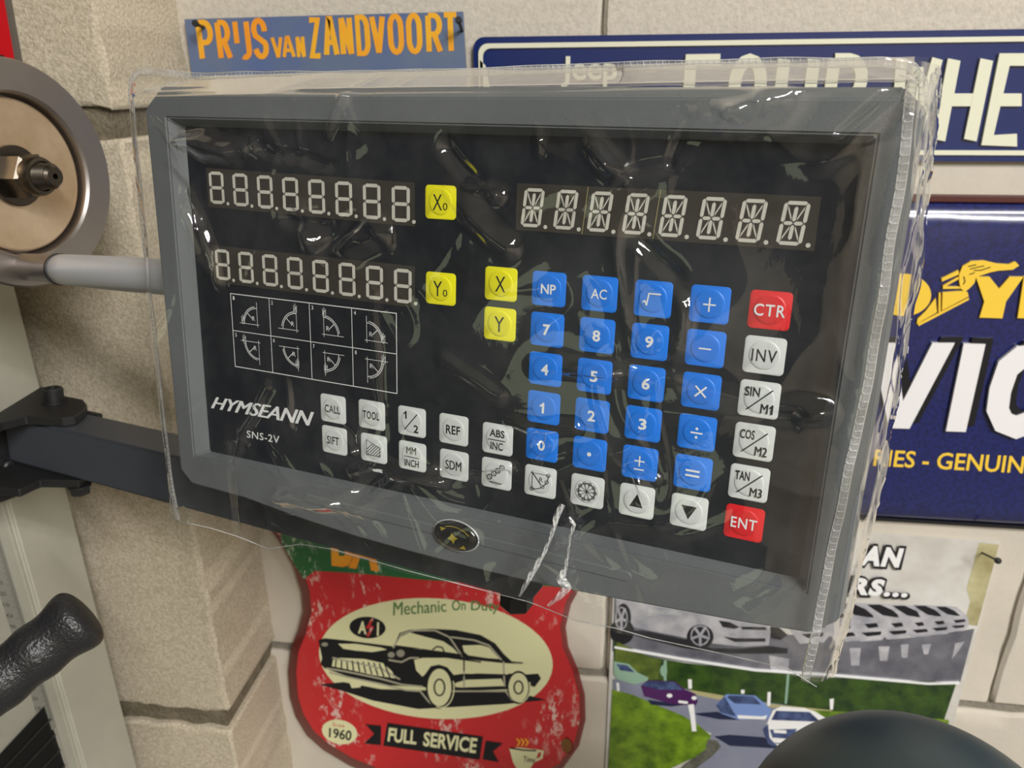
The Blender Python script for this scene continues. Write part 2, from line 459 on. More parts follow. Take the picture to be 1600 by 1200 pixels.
# ---------------------------------------------------------------- the room
bm = bmesh.new(); bx(bm, (0, -0.65, -0.05), (5.0, 3.9, 0.1)); tag(link('floor', bm, M_floor), kind='structure')
bm = bmesh.new(); bx(bm, (0, -0.65, 2.75), (5.0, 3.9, 0.1)); tag(link('ceiling', bm, M_ceil), kind='structure')
M_wallp = mat('painted_side_wall', (196, 184, 162), .85, vary=.1, vscale=5)
bm = bmesh.new(); bx(bm, (2.45, -0.65, 1.35), (0.1, 3.9, 2.7)); tag(link('wall_right', bm, M_wallp), kind='structure')
bm = bmesh.new(); bx(bm, (0.9, -2.55, 1.35), (3.0, 0.1, 2.7)); tag(link('wall_rear', bm, M_wallp), kind='structure')

def block(x0, x1, y0, y1, z0, z1, m, parent, rough=0.0015, bev=0.003, seg=0.012, seed=0):
    """one wall block: a box with softened, crumbling arrises"""
    bm = bmesh.new()
    bx(bm, ((x0 + x1) / 2, (y0 + y1) / 2, (z0 + z1) / 2), (x1 - x0, y1 - y0, z1 - z0))
    bmesh.ops.bevel(bm, geom=list(bm.edges), offset=bev, segments=1, affect='EDGES')
    def cut(ax, lo, hi):
        n = int((hi - lo) / seg)
        for i in range(1, n):
            co = [0, 0, 0]; co[ax] = lo + (hi - lo) * i / n; no = [0, 0, 0]; no[ax] = 1
            bmesh.ops.bisect_plane(bm, geom=list(bm.verts) + list(bm.edges) + list(bm.faces), plane_co=co, plane_no=no)
    cut(0, x0, x1); cut(2, z0, z1)
    for v in bm.verts:
        ex = min(v.co.x - x0, x1 - v.co.x); ez = min(v.co.z - z0, z1 - v.co.z)
        near = 1.0 if min(ex, ez) < bev * 1.5 else (.35 if min(ex, ez) < .016 else .03)
        d = noise.noise_vector(v.co * 55 + Vector((seed, 0, 0))) + .6 * noise.noise_vector(v.co * 170)
        if v.co.y < (y0 + y1) / 2: v.co += Vector((d.x, d.y * .6, d.z)) * rough * near
    o = link('block', bm, m, parent); return auto(o, 40)

WY = WALL_Y
Z = lambda z: 1.5 + z
bm = bmesh.new(); bx(bm, (0.0, WY + .105, 1.35), (2.4, .2, 2.7)); wall = tag(link('wall_back', bm, M_mortar), kind='structure')
J1 = 0.0055
rows = [(Z(-.565) + J1, Z(-.028) - .002, (-1.1, .0085, .0115, .3735, .3765, 1.1)), (Z(-.028) + .002, Z(.51), (-1.1, -.0140, -.0120, .5, .503, 1.1)), (Z(-1.10) + J1, Z(-.565) - J1, (-1.1, .195, .198, 1.1))]
k = 0
for z0, z1, xs in rows:
    xs = list(xs); pairs = [(xs[0], xs[1])] + [(xs[i], xs[i + 1]) for i in range(2, len(xs) - 1, 2)]
    for a, b in pairs:
        block(a, b, WY, WY + .1, z0, z1, M_block if z0 > 1.4 else M_block_b, wall, seed=k, seg=.02); k += 1
# the projecting pillar of blocks
XP, YP = -.340, .5157
bm = bmesh.new(); bx(bm, (XP - .3 - .006, YP + .106, 1.35), (.6, .2, 2.7)); pil = tag(link('wall_left', bm, mat('old_mortar', (128, 118, 98), .95, bump=.8, bscale=300, bdist=.003, vary=.35, vscale=70)), kind='structure')
for i, (z0, z1) in enumerate([(Z(-.565) + .012, Z(-.028) - .010), (Z(-.028) + .010, Z(.51)), (Z(-1.10), Z(-.565) - .010)]):
    block(XP - .45, XP + (.0 if i != 0 else .001), YP, YP + .25, z0, z1, M_pillar, pil, rough=.0024, bev=.0022, seed=9 + i, seg=.006)

# ---------------------------------------------------------------- poster with the race lettering
o0 = (-.22, WY, Z(-.1))
F = WallF(o0, .004)
pz = empty('race_poster', 'blue-grey poster with orange PRIJS VAN ZANDVOORT lettering on the block wall', 'poster', loc=o0)
poly('panel', [[(288, 30), (723, 18), (728, 110), (729, 330), (318, 330), (299, 112)]], F, -.001, .0025, M_poster, pz)
bm = bmesh.new()
F2 = F
for ch, a, b, yt, yb, w in [('P', 304, 330, 31, 96, 8.5), ('R', 334, 357, 31, 95, 8.5), ('I', 361, 371, 30, 72, 8), ('J', 364, 388, 30, 94, 8.5), ('S', 390, 415, 28, 93, 8.5),
                            ('V', 422, 441, 56, 93, 5.5), ('A', 438, 459, 56, 92, 5.5), ('N', 461, 475, 55, 92, 5.5),
                            ('Z', 478, 500, 27, 92, 9), ('A', 501, 526, 25, 90, 8.5), ('N', 528, 549, 24, 89, 8.5), ('D', 553, 576, 23, 88, 8.5), ('V', 576, 601, 22, 87, 8.5),
                            ('O', 604, 629, 21, 86, 8.5), ('O', 633, 658, 20, 85, 8.5), ('R', 664, 690, 20, 85, 8.5), ('T', 689, 717, 19, 84, 8.5)]:
    ln = (825 - a) / 3500 * (yb - yt) * .9
    glyph(bm, ch, (a, yt), (b, yt - .6), (b + ln, yb - .6), (a + ln, yb), w, F2, .0027, .0027, rnd=False)
link('lettering', bm, M_orange, pz)
for i, (a, b) in enumerate([((318, 43), (304, 36)), ((722, 48), (716, 30))]):
    w0 = F(*a, .0025) + Vector(o0); w1 = F(*b, .022) + Vector(o0)
    bm = bmesh.new(); lathe(bm, [(-.012, .0012), ((w1 - w0).length - .002, .0012), ((w1 - w0).length - .002, .0026), ((w1 - w0).length, .0022)], w0, w1 - w0, n=12)
    tag(link('nail', bm, M_black, smooth=False), ['black nail in the left upper corner of the orange-lettered poster', 'black nail in the right upper corner of the orange-lettered poster'][i], 'nail', 'nails of the race poster')

# ---------------------------------------------------------------- embossed navy sign
o0 = (.2, WY, Z(-.02)); F = WallF(o0, .004)
js = empty('embossed_sign', 'long navy embossed tin sign with cream FOUR WHEEL lettering, high on the wall', 'sign', loc=o0)
def rr_world(x0, x1, z0, z1, r, dep, F):
    pts = []
    for cx, cz, a in ((x1 - r, z1 - r, 0), (x0 + r, z1 - r, 90), (x0 + r, z0 + r, 180), (x1 - r, z0 + r, 270)):
        for i in range(6):
            t = math.radians(a + 90 * i / 5); pts.append(Vector((cx + r * math.cos(t), F.y - F.base - dep, cz + r * math.sin(t))) - F.o)
    return pts
jx0, jx1, jz0, jz1 = -.108, .52, Z(-.0595), Z(.0275)
bm = bmesh.new()
outline_block(bm, rr_world(jx0, jx1, jz0, jz1, .008, .0015, F), rr_world(jx0, jx1, jz0, jz1, .008, -.002, F))
link('plate', bm, M_navy, js)
def frame_ring(bm, A, B, d):
    """band between two matching rings, with thickness d toward the room"""
    n = len(A); s = Vector((0, d, 0))
    a = [bm.verts.new(p) for p in A]; b = [bm.verts.new(p) for p in B]; a2 = [bm.verts.new(p + s) for p in A]; b2 = [bm.verts.new(p + s) for p in B]
    for i in range(n):
        j = (i + 1) % n
        bm.faces.new((a[i], a[j], b[j], b[i])); bm.faces.new((a[i], a2[i], a2[j], a[j])); bm.faces.new((b[i], b[j], b2[j], b2[i]))
    fixn(bm)
bm = bmesh.new(); frame_ring(bm, rr_world(jx0 + .004, jx1 - .004, jz0 + .0045, jz1 - .0045, .007, .0032, F), rr_world(jx0 + .0072, jx1 - .0072, jz0 + .0078, jz1 - .0078, .006, .0032, F), .002)
# pointed inner corners of the border
for sx, xx in ((1, jx0 + .005), (-1, jx1 - .005)):
    zc = (jz0 + jz1) / 2
    tri = [(xx, zc + .028), (xx, zc - .028), (xx + sx * .004, zc - .024), (xx + sx * .009, zc), (xx + sx * .004, zc + .024)]
    A = [Vector((x, F.y - F.base - .0032, z)) - F.o for x, z in tri]; B = [p + Vector((0, .002, 0)) for p in A]
    outline_block(bm, A, B)
link('border', bm, M_cream, js)
bm = bmesh.new()
for ch, a, b, w in [('F', 1071, 1136, 19), ('O', 1143, 1203, 19), ('U', 1217, 1283, 19), ('R', 1296, 1362, 19), ('W', 1402, 1475, 17), ('H', 1483, 1554, 20), ('E', 1562, 1630, 20), ('E', 1640, 1705, 20), ('L', 1716, 1780, 20)]:
    yt, yb = (83, 229) if a > 1200 else (84, 229)
    l1 = (825 - a) / 3515 * (yb - yt); l2 = (825 - b) / 3515 * (yb - yt)
    glyph(bm, ch, (a, yt), (b, yt), (b + l2, yb), (a + l1, yb), w, F, .001, .0038, rnd=False)
link('lettering', bm, M_cream, js)
text('small_lettering', 'Jeep', ((877, 88), (966, 87), (964, 136), (876, 137)), F, .0035, M_cream, js, off=.02, d0=.001)

# ---------------------------------------------------------------- royal blue tin sign
o0 = (.3, WY, Z(-.22)); F = WallF(o0, .003)
gs = empty('tin_sign', 'large royal blue tin sign with yellow winged foot and white letters, right edge', 'sign', loc=o0)
# sheet slightly bowed, with folded dark red top edge
bm = bmesh.new()
x0, x1, z0, z1 = .07, .56, Z(-.3605), Z(-.0875); nx, nz = 40, 60; g = []
def bow(x, z): return .0005 + .0100 * (1 - math.exp(-(z1 - z) / .011)) * (1 - math.exp(-(z - z0) / .008)) + .0006 * math.sin(x * 9 + 1)
for j in range(nz + 1):
    g.append([bm.verts.new(Vector((x0 + (x1 - x0) * i / nx, WY - .003 - bow(x0 + (x1 - x0) * i / nx, z0 + (z1 - z0) * j / nz), z0 + (z1 - z0) * j / nz)) - Vector(o0)) for i in range(nx + 1)])
for j in range(nz):
    for i in range(nx): bm.faces.new((g[j][i], g[j][i + 1], g[j + 1][i + 1], g[j + 1][i]))
r = bmesh.ops.extrude_face_region(bm, geom=list(bm.faces))
for v in r['geom']:
    if isinstance(v, bmesh.types.BMVert): v.co.y = WY - .0025 - o0[1]
fixn(bm); auto(link('sheet', bm, M_blue, gs), 50)
bm = bmesh.new(); bx(bm, Vector(((x0 + x1) / 2, WY - .004, z1 + .0015)) - Vector(o0), (x1 - x0, .006, .005), bev=.0008); link('top_edge', bm, M_rust, gs)
bm = bmesh.new(); bx(bm, Vector(((x0 + x1) / 2, WY - .0035, z0 - .0005)) - Vector(o0), (x1 - x0, .005, .003), bev=.0008); link('bottom_edge', bm, M_blk2, gs)
F = WallF(o0, .0095)
V1 = [(1362, 536), (1399, 536), (1411, 627), (1457, 536), (1492, 536), (1421, 670), (1389, 669)]
I1 = [(1506, 537), (1540, 538), (1509, 675), (1478, 674)]
sh = lambda P, dx, dy: [(x + dx, y + dy) for x, y in P]
Cc = circ(1606, 611, 47, 55, n=16, a0=310, a1=75)
def band(P, w, F, d0, d1, name, m, par):
    bm = bmesh.new(); stroke(bm, P, w, F, d0, d1); fixn(bm); return link(name, bm, m, par)
Cc = [(1640, 572), (1618, 556), (1596, 558), (1575, 575), (1563, 610), (1559, 640), (1568, 660), (1588, 668), (1610, 660)]
poly('letter_shadow', [sh(V1, 14, -9), sh(I1, 13, -9)], F, .0045, .0060, M_blk2, gs)
band(sh(Cc, 11, -8), 34, F, .0045, .0060, 'letter_shadow', M_blk2, gs)
poly('letter', [V1], F, .0045, .0072, M_wh2, gs); poly('letter', [I1], F, .0045, .0072, M_wh2, gs)
band(Cc, 34, F, .0045, .0072, 'letter', M_wh2, gs)
q4 = lambda P: [(1200 + x / 4, 300 + y / 4) for x, y in P]
em = [q4([(930, 826), (935, 793), (985, 745), (1048, 662), (1056, 752), (960, 806)]), q4([(1068, 632), (1079, 628), (1079, 748), (1066, 752)]),
      q4([(1092, 628), (1220, 618), (1248, 626), (1254, 652), (1088, 740)]), q4([(936, 824), (1256, 660), (1256, 674), (942, 838)]),
      q4([(1084, 540), (1190, 488), (1194, 515), (1088, 560)]), q4([(1094, 585), (1190, 530), (1192, 545), (1110, 590), (1200, 592), (1202, 604), (1094, 606)]),
      q4([(1195, 520), (1215, 465), (1270, 432), (1350, 428), (1430, 447), (1505, 452), (1545, 434), (1570, 460), (1530, 486), (1440, 492), (1390, 502), (1335, 520), (1300, 535), (1290, 570), (1262, 600), (1232, 624), (1205, 605), (1195, 560)])]
poly('winged_foot', em, F, .004, .0057, M_yel, gs)
poly('letter', [circ(1412, 461, 43, 33, n=30)], F, .004, .0057, M_yel, gs)
poly('letter', [q4([(1300, 530), (1385, 530), (1445, 605), (1510, 530), (1597, 530), (1488, 685), (1465, 790), (1322, 785), (1352, 685)])], F, .004, .0057, M_yel, gs)
poly('letter', [[(1590, 497), (1600, 432), (1650, 432), (1648, 446), (1616, 446), (1614, 458), (1640, 459), (1638, 472), (1612, 471), (1610, 484), (1645, 486), (1643, 499)]], F, .004, .0057, M_yel, gs)
bm = bmesh.new(); bq = lambda P: q4(P)
for P in ([(1225, 530), (1232, 560), (1222, 575)], [(1255, 465), (1300, 455)], [(1265, 482), (1310, 470), (1350, 462)], [(1290, 490), (1330, 490), (1390, 470)], [(1262, 515), (1290, 505)]):
    stroke(bm, bq(P), 1.4, F, .0057, .0059)
link('emblem_lines', bm, M_blk2, gs)
text('slogan', 'RIES - GENUINE', ((1368, 702), (1622, 714), (1618, 741), (1364, 728)), F, .0042, M_yel, gs, off=.015)

# ---------------------------------------------------------------- car poster, lower right
o0 = (.18, WY, Z(-.5)); F = WallF(o0, .0015)
cp = empty('car_poster', 'glossy poster of silver cars above and a country road below, under the royal blue sign', 'poster', loc=o0)
PM = lambda n, c, c2=None, vs=40: mat('print_' + n, c, .28, rgb2=c2, vscale=vs, stops=(.35, .65), coat=.2)
P_wh = PM('pale', (222, 220, 216), (196, 192, 184), 14); P_ol = PM('olive_wall', (150, 140, 96), (196, 190, 150), 18)
P_fl = PM('wet_floor', (120, 120, 128), (84, 84, 94), 26); P_gr = PM('hedge', (26, 52, 20), (58, 86, 26), 60); P_lg = PM('meadow', (126, 160, 34), (74, 104, 20), 48)
P_rd = PM('road', (136, 140, 158), (124, 128, 148), 20); P_dk = PM('dark', (24, 24, 30)); P_sv = PM('silver', (196, 194, 198), (150, 150, 160), 40); P_sh = PM('shade', (28, 34, 66))
P_pu = PM('purple', (74, 30, 88)); P_bl = PM('light_blue', (120, 146, 204)); P_te = PM('mint', (140, 172, 150)); P_wt = PM('white', (240, 240, 240)); P_bg = PM('verge', (176, 170, 124)); P_wr = PM('windscreen', (34, 46, 84), (80, 96, 140), 90)
P_st = PM('kerb', (112, 112, 100), (78, 78, 70), 120)
q8 = lambda P: [(900 + x / 3.75, 880 + y / 3.75) for x, y in P]
q7 = lambda P: [(1200 + x / 4, 900 + y / 4) for x, y in P]
L0 = .0005
poly('sheet', [[(962, 812), (1350, 832), (1562, 848), (1495, 1110), (1462, 1245), (944, 1245), (952, 1050), (957, 960)]], F, -.001, L0, P_wh, cp)
pl = lambda nm, P, m, d: poly(nm, P, F, 0, L0 + d * 1e-4, m, cp)
def flat(nm, P, m, d):
    for i, p in enumerate(P):
        bm = bmesh.new(); prism(bm, p, F, L0 + d * 1e-4 + i * 1.5e-5, L0 + d * 1e-4 + i * 1.5e-5); o = link(nm, bm, m, cp)
    return o
flat('photo_wall', [[(1530, 848), (1561, 851), (1546, 908), (1527, 978), (1506, 975), (1516, 940), (1510, 920)]], P_ol, 1)
flat('photo_floor', [q7([(-960, 130), (-600, 260), (-200, 350), (300, 375), (900, 385), (1290, 330), (1200, 672), (1000, 676), (300, 628), (-100, 600), (-500, 540), (-975, 470)])], P_fl, 1)
# reflections of the row on the wet floor
flat('photo_reflection', [q7([(510, 450), (580, 450), (570, 560), (520, 560)]), q7([(690, 440), (760, 440), (745, 530), (700, 530)]), q7([(830, 430), (880, 425), (870, 510), (835, 510)]), q7([(960, 430), (1020, 425), (1000, 490), (975, 490)]), q7([(1170, 420), (1230, 410), (1190, 470), (1150, 520)]), q8([(1130, 540), (1250, 560), (1240, 650), (1140, 620)])], P_sv, 2)
# row of silver cars
for i, (cx_, cy_, s) in enumerate([(1255, 976, 1.25), (1310, 976, 1.15), (1348, 975, 1.15), (1390, 974, 1.05), (1427, 973, .95), (1458, 971, .88), (1488, 969, .75)]):
    T = lambda P: [(cx_ + x * s, cy_ + y * s) for x, y in P]
    flat('photo_car', [T([(-34, -30), (8, -28), (26, -14), (34, -3), (34, 12), (26, 22), (-4, 24), (-14, 10)])], P_sv, 3 + i * .6)
    flat('photo_glass', [T([(-34, -28), (-14, -28), (4, -20), (17, -9), (8, -9), (-10, -12), (-26, -22)]), T([(2, 0), (26, -2), (28, 3), (8, 6)]), T([(-2, 12), (8, 11), (26, 10), (24, 15), (6, 17)])], P_dk, 3.2 + i * .6)
# large silver car
flat('photo_car', [q8([(232, 200), (400, 205), (700, 280), (1000, 330), (1120, 360), (1140, 400), (1130, 480), (980, 490), (800, 470), (660, 440), (400, 390), (240, 350)])], P_sv, 8)
flat('photo_shadow', [q8([(240, 385), (420, 400), (660, 450), (800, 500), (980, 500), (1140, 486), (1240, 500), (1240, 530), (900, 530), (640, 500), (400, 440)])], P_dk, 7.6)
flat('photo_tyre', [circ(972, 987, 19, 20, rot=10), circ(974, 965, 12, 22), circ(1094, 995, 21, 19)], P_dk, 8.5)
for cx_, cy_, rx, ry in ((971, 966, 9, 17), (1094, 993, 14, 15)):
    bm = bmesh.new()
    for k_ in range(5):
        a = k_ * 2 * PI / 5 + .3; stroke(bm, [(cx_, cy_), (cx_ + rx * math.cos(a), cy_ + ry * math.sin(a))], 4, F, L0 + 9e-4, L0 + 9e-4)
    stroke(bm, circ(cx_, cy_, rx, ry, n=16) + circ(cx_, cy_, rx, ry, n=16)[:1], 2, F, L0 + 9e-4, L0 + 9e-4)
    link('photo_rim', bm, P_sv, cp)
flat('photo_lamp', [q8([(835, 335), (900, 345), (960, 375), (930, 385), (860, 375)]), q8([(965, 372), (1110, 375), (1120, 392), (975, 388)]), q8([(860, 430), (940, 440), (1110, 440), (1110, 460), (930, 462)]), q8([(1140, 370), (1190, 375), (1240, 420), (1200, 450), (1145, 440)])], P_dk, 9)
# lower photograph: hedge, road, verge, cars, posts
flat('photo_hedge', [q8([(222, 450), (300, 525), (640, 585), (1100, 635), (1345, 665), (1500, 672), (2230, 700), (2130, 1000), (1500, 870), (800, 770), (420, 690), (222, 600)])], P_gr, 10)
flat('photo_meadow', [q8([(240, 460), (420, 545), (500, 570), (480, 680), (420, 690), (220, 600)])], PM('grass_far', (104, 118, 44), (66, 84, 30), 50), 10.5)
flat('photo_road', [q8([(218, 680), (420, 690), (800, 770), (1500, 870), (2130, 1010), (2080, 1400), (500, 1400), (800, 1000), (218, 760)])], P_rd, 11)
flat('photo_verge', [q8([(660, 740), (860, 775), (1100, 820), (1500, 862), (1500, 885), (1100, 840), (840, 800), (700, 770)])], P_bg, 11.5)
flat('photo_meadow', [q7([(290, 838), (700, 862), (1130, 900), (1130, 950), (500, 900), (380, 915)])], P_lg, 11.6)
flat('photo_meadow', [q8([(214, 740), (330, 770), (470, 830), (620, 890), (720, 950), (790, 1010), (780, 1080), (690, 1140), (560, 1200), (500, 1300), (170, 1380), (190, 1180)])], P_lg, 12)
flat('photo_kerb', [q8([(770, 1030), (830, 1040), (850, 1075), (800, 1130), (720, 1190), (600, 1300), (520, 1300), (640, 1180), (760, 1090)])], P_st, 12.5)
flat('photo_car_shadow', [q8([(690, 880), (830, 870), (960, 920), (840, 915), (720, 892)]), q8([(810, 1015), (900, 1005), (1100, 1020), (1220, 1090), (1080, 1080), (900, 1070), (850, 1040)]), q8([(420, 800), (640, 830), (560, 840), (440, 830)])], P_sh, 13)
flat('photo_car', [q8([(222, 575), (310, 590), (360, 640), (425, 670), (420, 690), (340, 710), (240, 680), (222, 650)])], P_te, 14)
flat('photo_glass', [q8([(235, 590), (300, 598), (345, 640), (260, 628)])], P_wr, 14.5)
flat('photo_car', [q8([(380, 720), (420, 685), (580, 692), (640, 742), (700, 765), (715, 810), (700, 835), (560, 825), (400, 780)])], P_pu, 14)
flat('photo_glass', [q8([(385, 715), (425, 690), (575, 697), (625, 742), (480, 740)])], P_wr, 14.5)
flat('photo_lamp', [circ(900 + 548 / 3.75, 880 + 776 / 3.75, 4.5, 3.2), circ(900 + 692 / 3.75, 880 + 790 / 3.75, 4, 3), q8([(600, 803), (655, 810), (655, 825), (600, 818)])], P_wt, 15)
flat('photo_car', [q8([(820, 830), (880, 768), (1050, 775), (1110, 825), (1145, 860), (1130, 910), (950, 915), (850, 880)])], P_bl, 14)
flat('photo_glass', [q8([(885, 785), (900, 775), (1040, 780), (1085, 828), (930, 822)]), q8([(820, 835), (870, 780), (900, 830), (940, 900), (850, 875)])], P_wr, 14.5)
flat('photo_bumper', [q8([(945, 890), (1090, 898), (1120, 890), (1110, 915), (950, 910)])], P_wt, 15)
flat('photo_car', [q7([(-20, 950), (30, 840), (80, 815), (230, 825), (300, 850), (420, 925), (430, 1000), (300, 1080), (60, 1060), (0, 1010)])], P_wt, 16)
flat('photo_glass', [q7([(20, 900), (50, 842), (260, 850), (330, 912)]), q7([(10, 960), (180, 955), (160, 1010), (130, 1060), (40, 1045)]), q7([(-30, 960), (0, 920), (10, 1010), (60, 1070), (0, 1050)])], P_wr, 16.5)
flat('photo_lamp', [q7([(35, 960), (115, 965), (115, 985), (38, 980)]), q7([(30, 1010), (150, 1020), (140, 1050), (35, 1040)])], P_wt, 17)
flat('photo_car', [q7([(40, 1180), (150, 1050), (220, 965), (300, 940), (500, 900), (500, 1300), (40, 1250)])], P_sh, 18)
flat('photo_bonnet', [q7([(40, 1190), (100, 1080), (170, 1075), (140, 1120), (60, 1190)])], P_wt, 18.5)
flat('photo_post', [q8([(656, 680), (678, 680), (680, 735), (658, 735)]), q8([(656, 830), (690, 825), (696, 880), (706, 985), (680, 985), (668, 890)]), q8([(966, 742), (988, 742), (986, 765), (968, 765)]), q8([(1122, 755), (1142, 755), (1138, 835), (1120, 835)]), q8([(236, 700), (252, 702), (256, 750), (240, 750)]), q7([(385, 770), (412, 765), (406, 836), (388, 834)])], P_wt, 15)
flat('photo_sign_post', [q8([(514, 568), (532, 570), (530, 690), (514, 688)]), circ(1037, 1048, 5.5, 9), q8([(1236, 640), (1252, 642), (1236, 825), (1222, 822)])], P_te, 15)
for s, q, in (('AN', ((1349, 848), (1417, 853), (1408, 891), (1338, 887))), ('RS...', ((1333, 898), (1428, 905), (1421, 938), (1322, 933)))):
    text('caption_outline', s, q, F, L0 + 3.0e-3, P_dk, cp, off=.10, sp=1.15)
    text('caption', s, tuple((x + dx, y + dy) for (x, y), (dx, dy) in zip(q, ((4, 4), (-4, 4), (-4, -4), (4, -4)))), F, L0 + 3.2e-3, P_wt, cp, off=.055, sp=1.2)
bm = bmesh.new(); stroke(bm, [(960, 1012), (1060, 1030), (1180, 1048), (1300, 1056), (1450, 1069), (1500, 1068)], 2.2, F, L0, L0 + .0022, rnd=False); fixn(bm); link('photo_seam', bm, P_wt, cp)
pb = F(1535, 864, .001) + Vector(o0); pt = F(1561, 877, .028) + Vector(o0)
bm = bmesh.new(); ln = (pt - pb).length; lathe(bm, [(-.012, .0009), (ln - .003, .0009), (ln - .003, .0027), (ln - .001, .0027), (ln, .001)], pb, pt - pb, n=12)
tag(link('pin', bm, M_black), 'thin black pin sticking out of the car poster upper right corner', 'pin')

# ---------------------------------------------------------------- guitar shaped sign
o0 = (-.15, WY, Z(-.55)); F = WallF(o0, .016)
gt = empty('guitar_sign', 'scratched red guitar-shaped tin sign with a vintage car, below the readout', 'sign', loc=o0)
GOUT = [(420, 812), (440, 852), (458, 885), (471, 925), (474, 955), (466, 985), (454, 1015), (450, 1050), (453, 1090), (462, 1120), (480, 1150), (505, 1172), (545, 1196), (600, 1218), (680, 1236), (760, 1238), (830, 1226), (880, 1200), (905, 1165), (915, 1125), (914, 1085), (903, 1045), (888, 1010), (884, 980), (892, 945), (908, 915), (925, 880), (925, 812)]
def inset(P, k, c=(690, 1020)):
    out = []
    n = len(P)
    for i in range(n):
        x0, y0 = P[i - 1]; x1, y1 = P[(i + 1) % n]; dx, dy = x1 - x0, y1 - y0; L = math.hypot(dx, dy)
        out.append((P[i][0] - dy / L * -k * -1, P[i][1] + dx / L * -k))
    return out
GIN = []
n = len(GOUT)
for i, (x, y) in enumerate(GOUT):
    x0, y0 = GOUT[i - 1]; x1, y1 = GOUT[(i + 1) % n]; dx, dy = x1 - x0, y1 - y0; L = math.hypot(dx, dy)
    k = 13 if x < 700 else 9
    GIN.append((x + dy / L * k, y - dx / L * k))
bm = bmesh.new()
A = [bm.verts.new(F(x, y, 0)) for x, y in GIN]; B = [bm.verts.new(F(x, y, -.008)) for x, y in GOUT]
for i in range(n): bm.faces.new((A[i], B[i], B[(i + 1) % n], A[(i + 1) % n]))
bb = [bm.verts.new(F(x, y, -.0155)) for x, y in GOUT]
for i in range(n): bm.faces.new((B[i], bb[i], bb[(i + 1) % n], B[(i + 1) % n]))
bm.faces.new(bb); fixn(bm); auto(link('rim', bm, M_redrim, gt), 60)
poly('face', [GIN], F, -.002, .0001, M_red, gt)
qg = lambda P: [(400 + x / 3.077, 820 + y / 3.077) for x, y in P]
def gflat(nm, P, m, d, par=None):
    for i, p in enumerate(P):
        bm = bmesh.new(); prism(bm, p, F, .0001 + d * 1e-4 + i * 1.5e-5, .0001 + d * 1e-4 + i * 1.5e-5); o = link(nm, bm, m, par or gt)
    return o
def gline(nm, L_, m, d, w, par=None):
    bm = bmesh.new()
    for p in L_: stroke(bm, p, w, F, .0001 + d * 1e-4, .0001 + d * 1e-4)
    return link(nm, bm, m, par or gt)
gflat('green_band', [[(441, 850), (435, 812), (915, 812), (905, 898), (880, 918), (860, 916), (760, 912), (660, 906), (560, 896), (492, 892), (475, 905), (462, 886)]], M_green, 1)
text('lettering', 'BA', ((516, 812), (600, 822), (592, 893), (518, 884)), F, .0006, M_orange, gt, off=.05)
gflat('oval', [circ(681, 1029, 183, 94, n=60, rot=4)], M_ivory, 2)
# ground shadow, body, windows of the vintage car
car = gflat('car_picture', [qg([(305, 768), (420, 756), (600, 790), (960, 800), (1230, 800), (1395, 842), (1200, 862), (920, 878), (780, 886), (560, 845), (420, 800)])], M_gink, 3)
gflat('car_body', [qg([(300, 555), (330, 545), (450, 558), (640, 582), (700, 590), (800, 600), (1000, 632), (1200, 655), (1330, 690), (1360, 720), (1370, 740), (1340, 780), (1300, 770), (1240, 790), (960, 800), (800, 780), (600, 770), (430, 725), (330, 690), (310, 670), (318, 640)])], M_gink, 4, car)
gflat('car_roof', [qg([(690, 520), (740, 505), (850, 500), (960, 506), (1080, 530), (1150, 570), (1190, 620), (1235, 662), (1150, 660), (990, 632), (1010, 640), (840, 600), (660, 590)])], M_gink, 4.2, car)
gflat('car_light_part', [qg([(668, 578), (700, 535), (740, 518), (820, 540), (900, 560), (945, 590), (978, 625), (840, 602), (760, 590)]), qg([(992, 580), (1080, 578), (1120, 590), (1170, 645), (1030, 636), (1000, 610)]),
     qg([(395, 572), (480, 572), (600, 590), (630, 600), (560, 612), (480, 605), (420, 596)]),
     qg([(370, 650), (400, 640), (520, 645), (610, 665), (650, 700), (680, 740), (560, 722), (440, 695), (365, 680)]),
     qg([(760, 650), (800, 640), (940, 640), (1180, 664), (1240, 668), (1360, 690), (1362, 715), (1290, 720), (1220, 715), (1190, 725), (1000, 715), (950, 722), (920, 685), (880, 672), (840, 680), (812, 720), (800, 730), (770, 700)]),
     qg([(955, 762), (1010, 745), (1180, 740), (1195, 775), (990, 782), (960, 780)]), qg([(440, 735), (520, 752), (500, 782), (460, 785)]),
     qg([(1290, 655), (1360, 645), (1355, 680), (1300, 670)])], M_ivory, 5, car)
gline('car_bumper_line', [qg([(340, 690), (430, 705), (600, 740), (700, 768), (800, 778)]), qg([(355, 710), (430, 730), (600, 765), (720, 795), (790, 800), (830, 850), (870, 880)]), qg([(940, 800), (1200, 800), (1230, 840), (1270, 852)]), qg([(370, 640), (600, 690), (690, 742)]),
     qg([(660, 590), (700, 525), (760, 508), (860, 508), (930, 540), (990, 630)]), qg([(940, 540), (1050, 555), (1120, 580), (1180, 650)]), qg([(640, 650), (700, 660), (740, 640), (780, 640)]), qg([(1000, 640), (1000, 780)]), qg([(1190, 660), (1195, 775)])], mat('car_silver_line', (176, 172, 150), .4), 5.6, 2.6, car)
gline('car_grille_line', [qg([(385 + k * 26, 648 + k * 2.5), (382 + k * 29, 682 + k * 5.6)]) for k in range(11)], M_gink, 6, 2.2, car)
gline('car_trim_line', [qg([(800, 600), (950, 620), (1180, 655), (1280, 665)]), qg([(1000, 632), (1000, 700)]), qg([(960, 730), (1060, 718), (1200, 722)]), qg([(780, 622), (900, 634), (1080, 660)]), qg([(850, 600), (870, 585), (895, 590), (905, 610)])], M_gink, 6, 2.2, car)
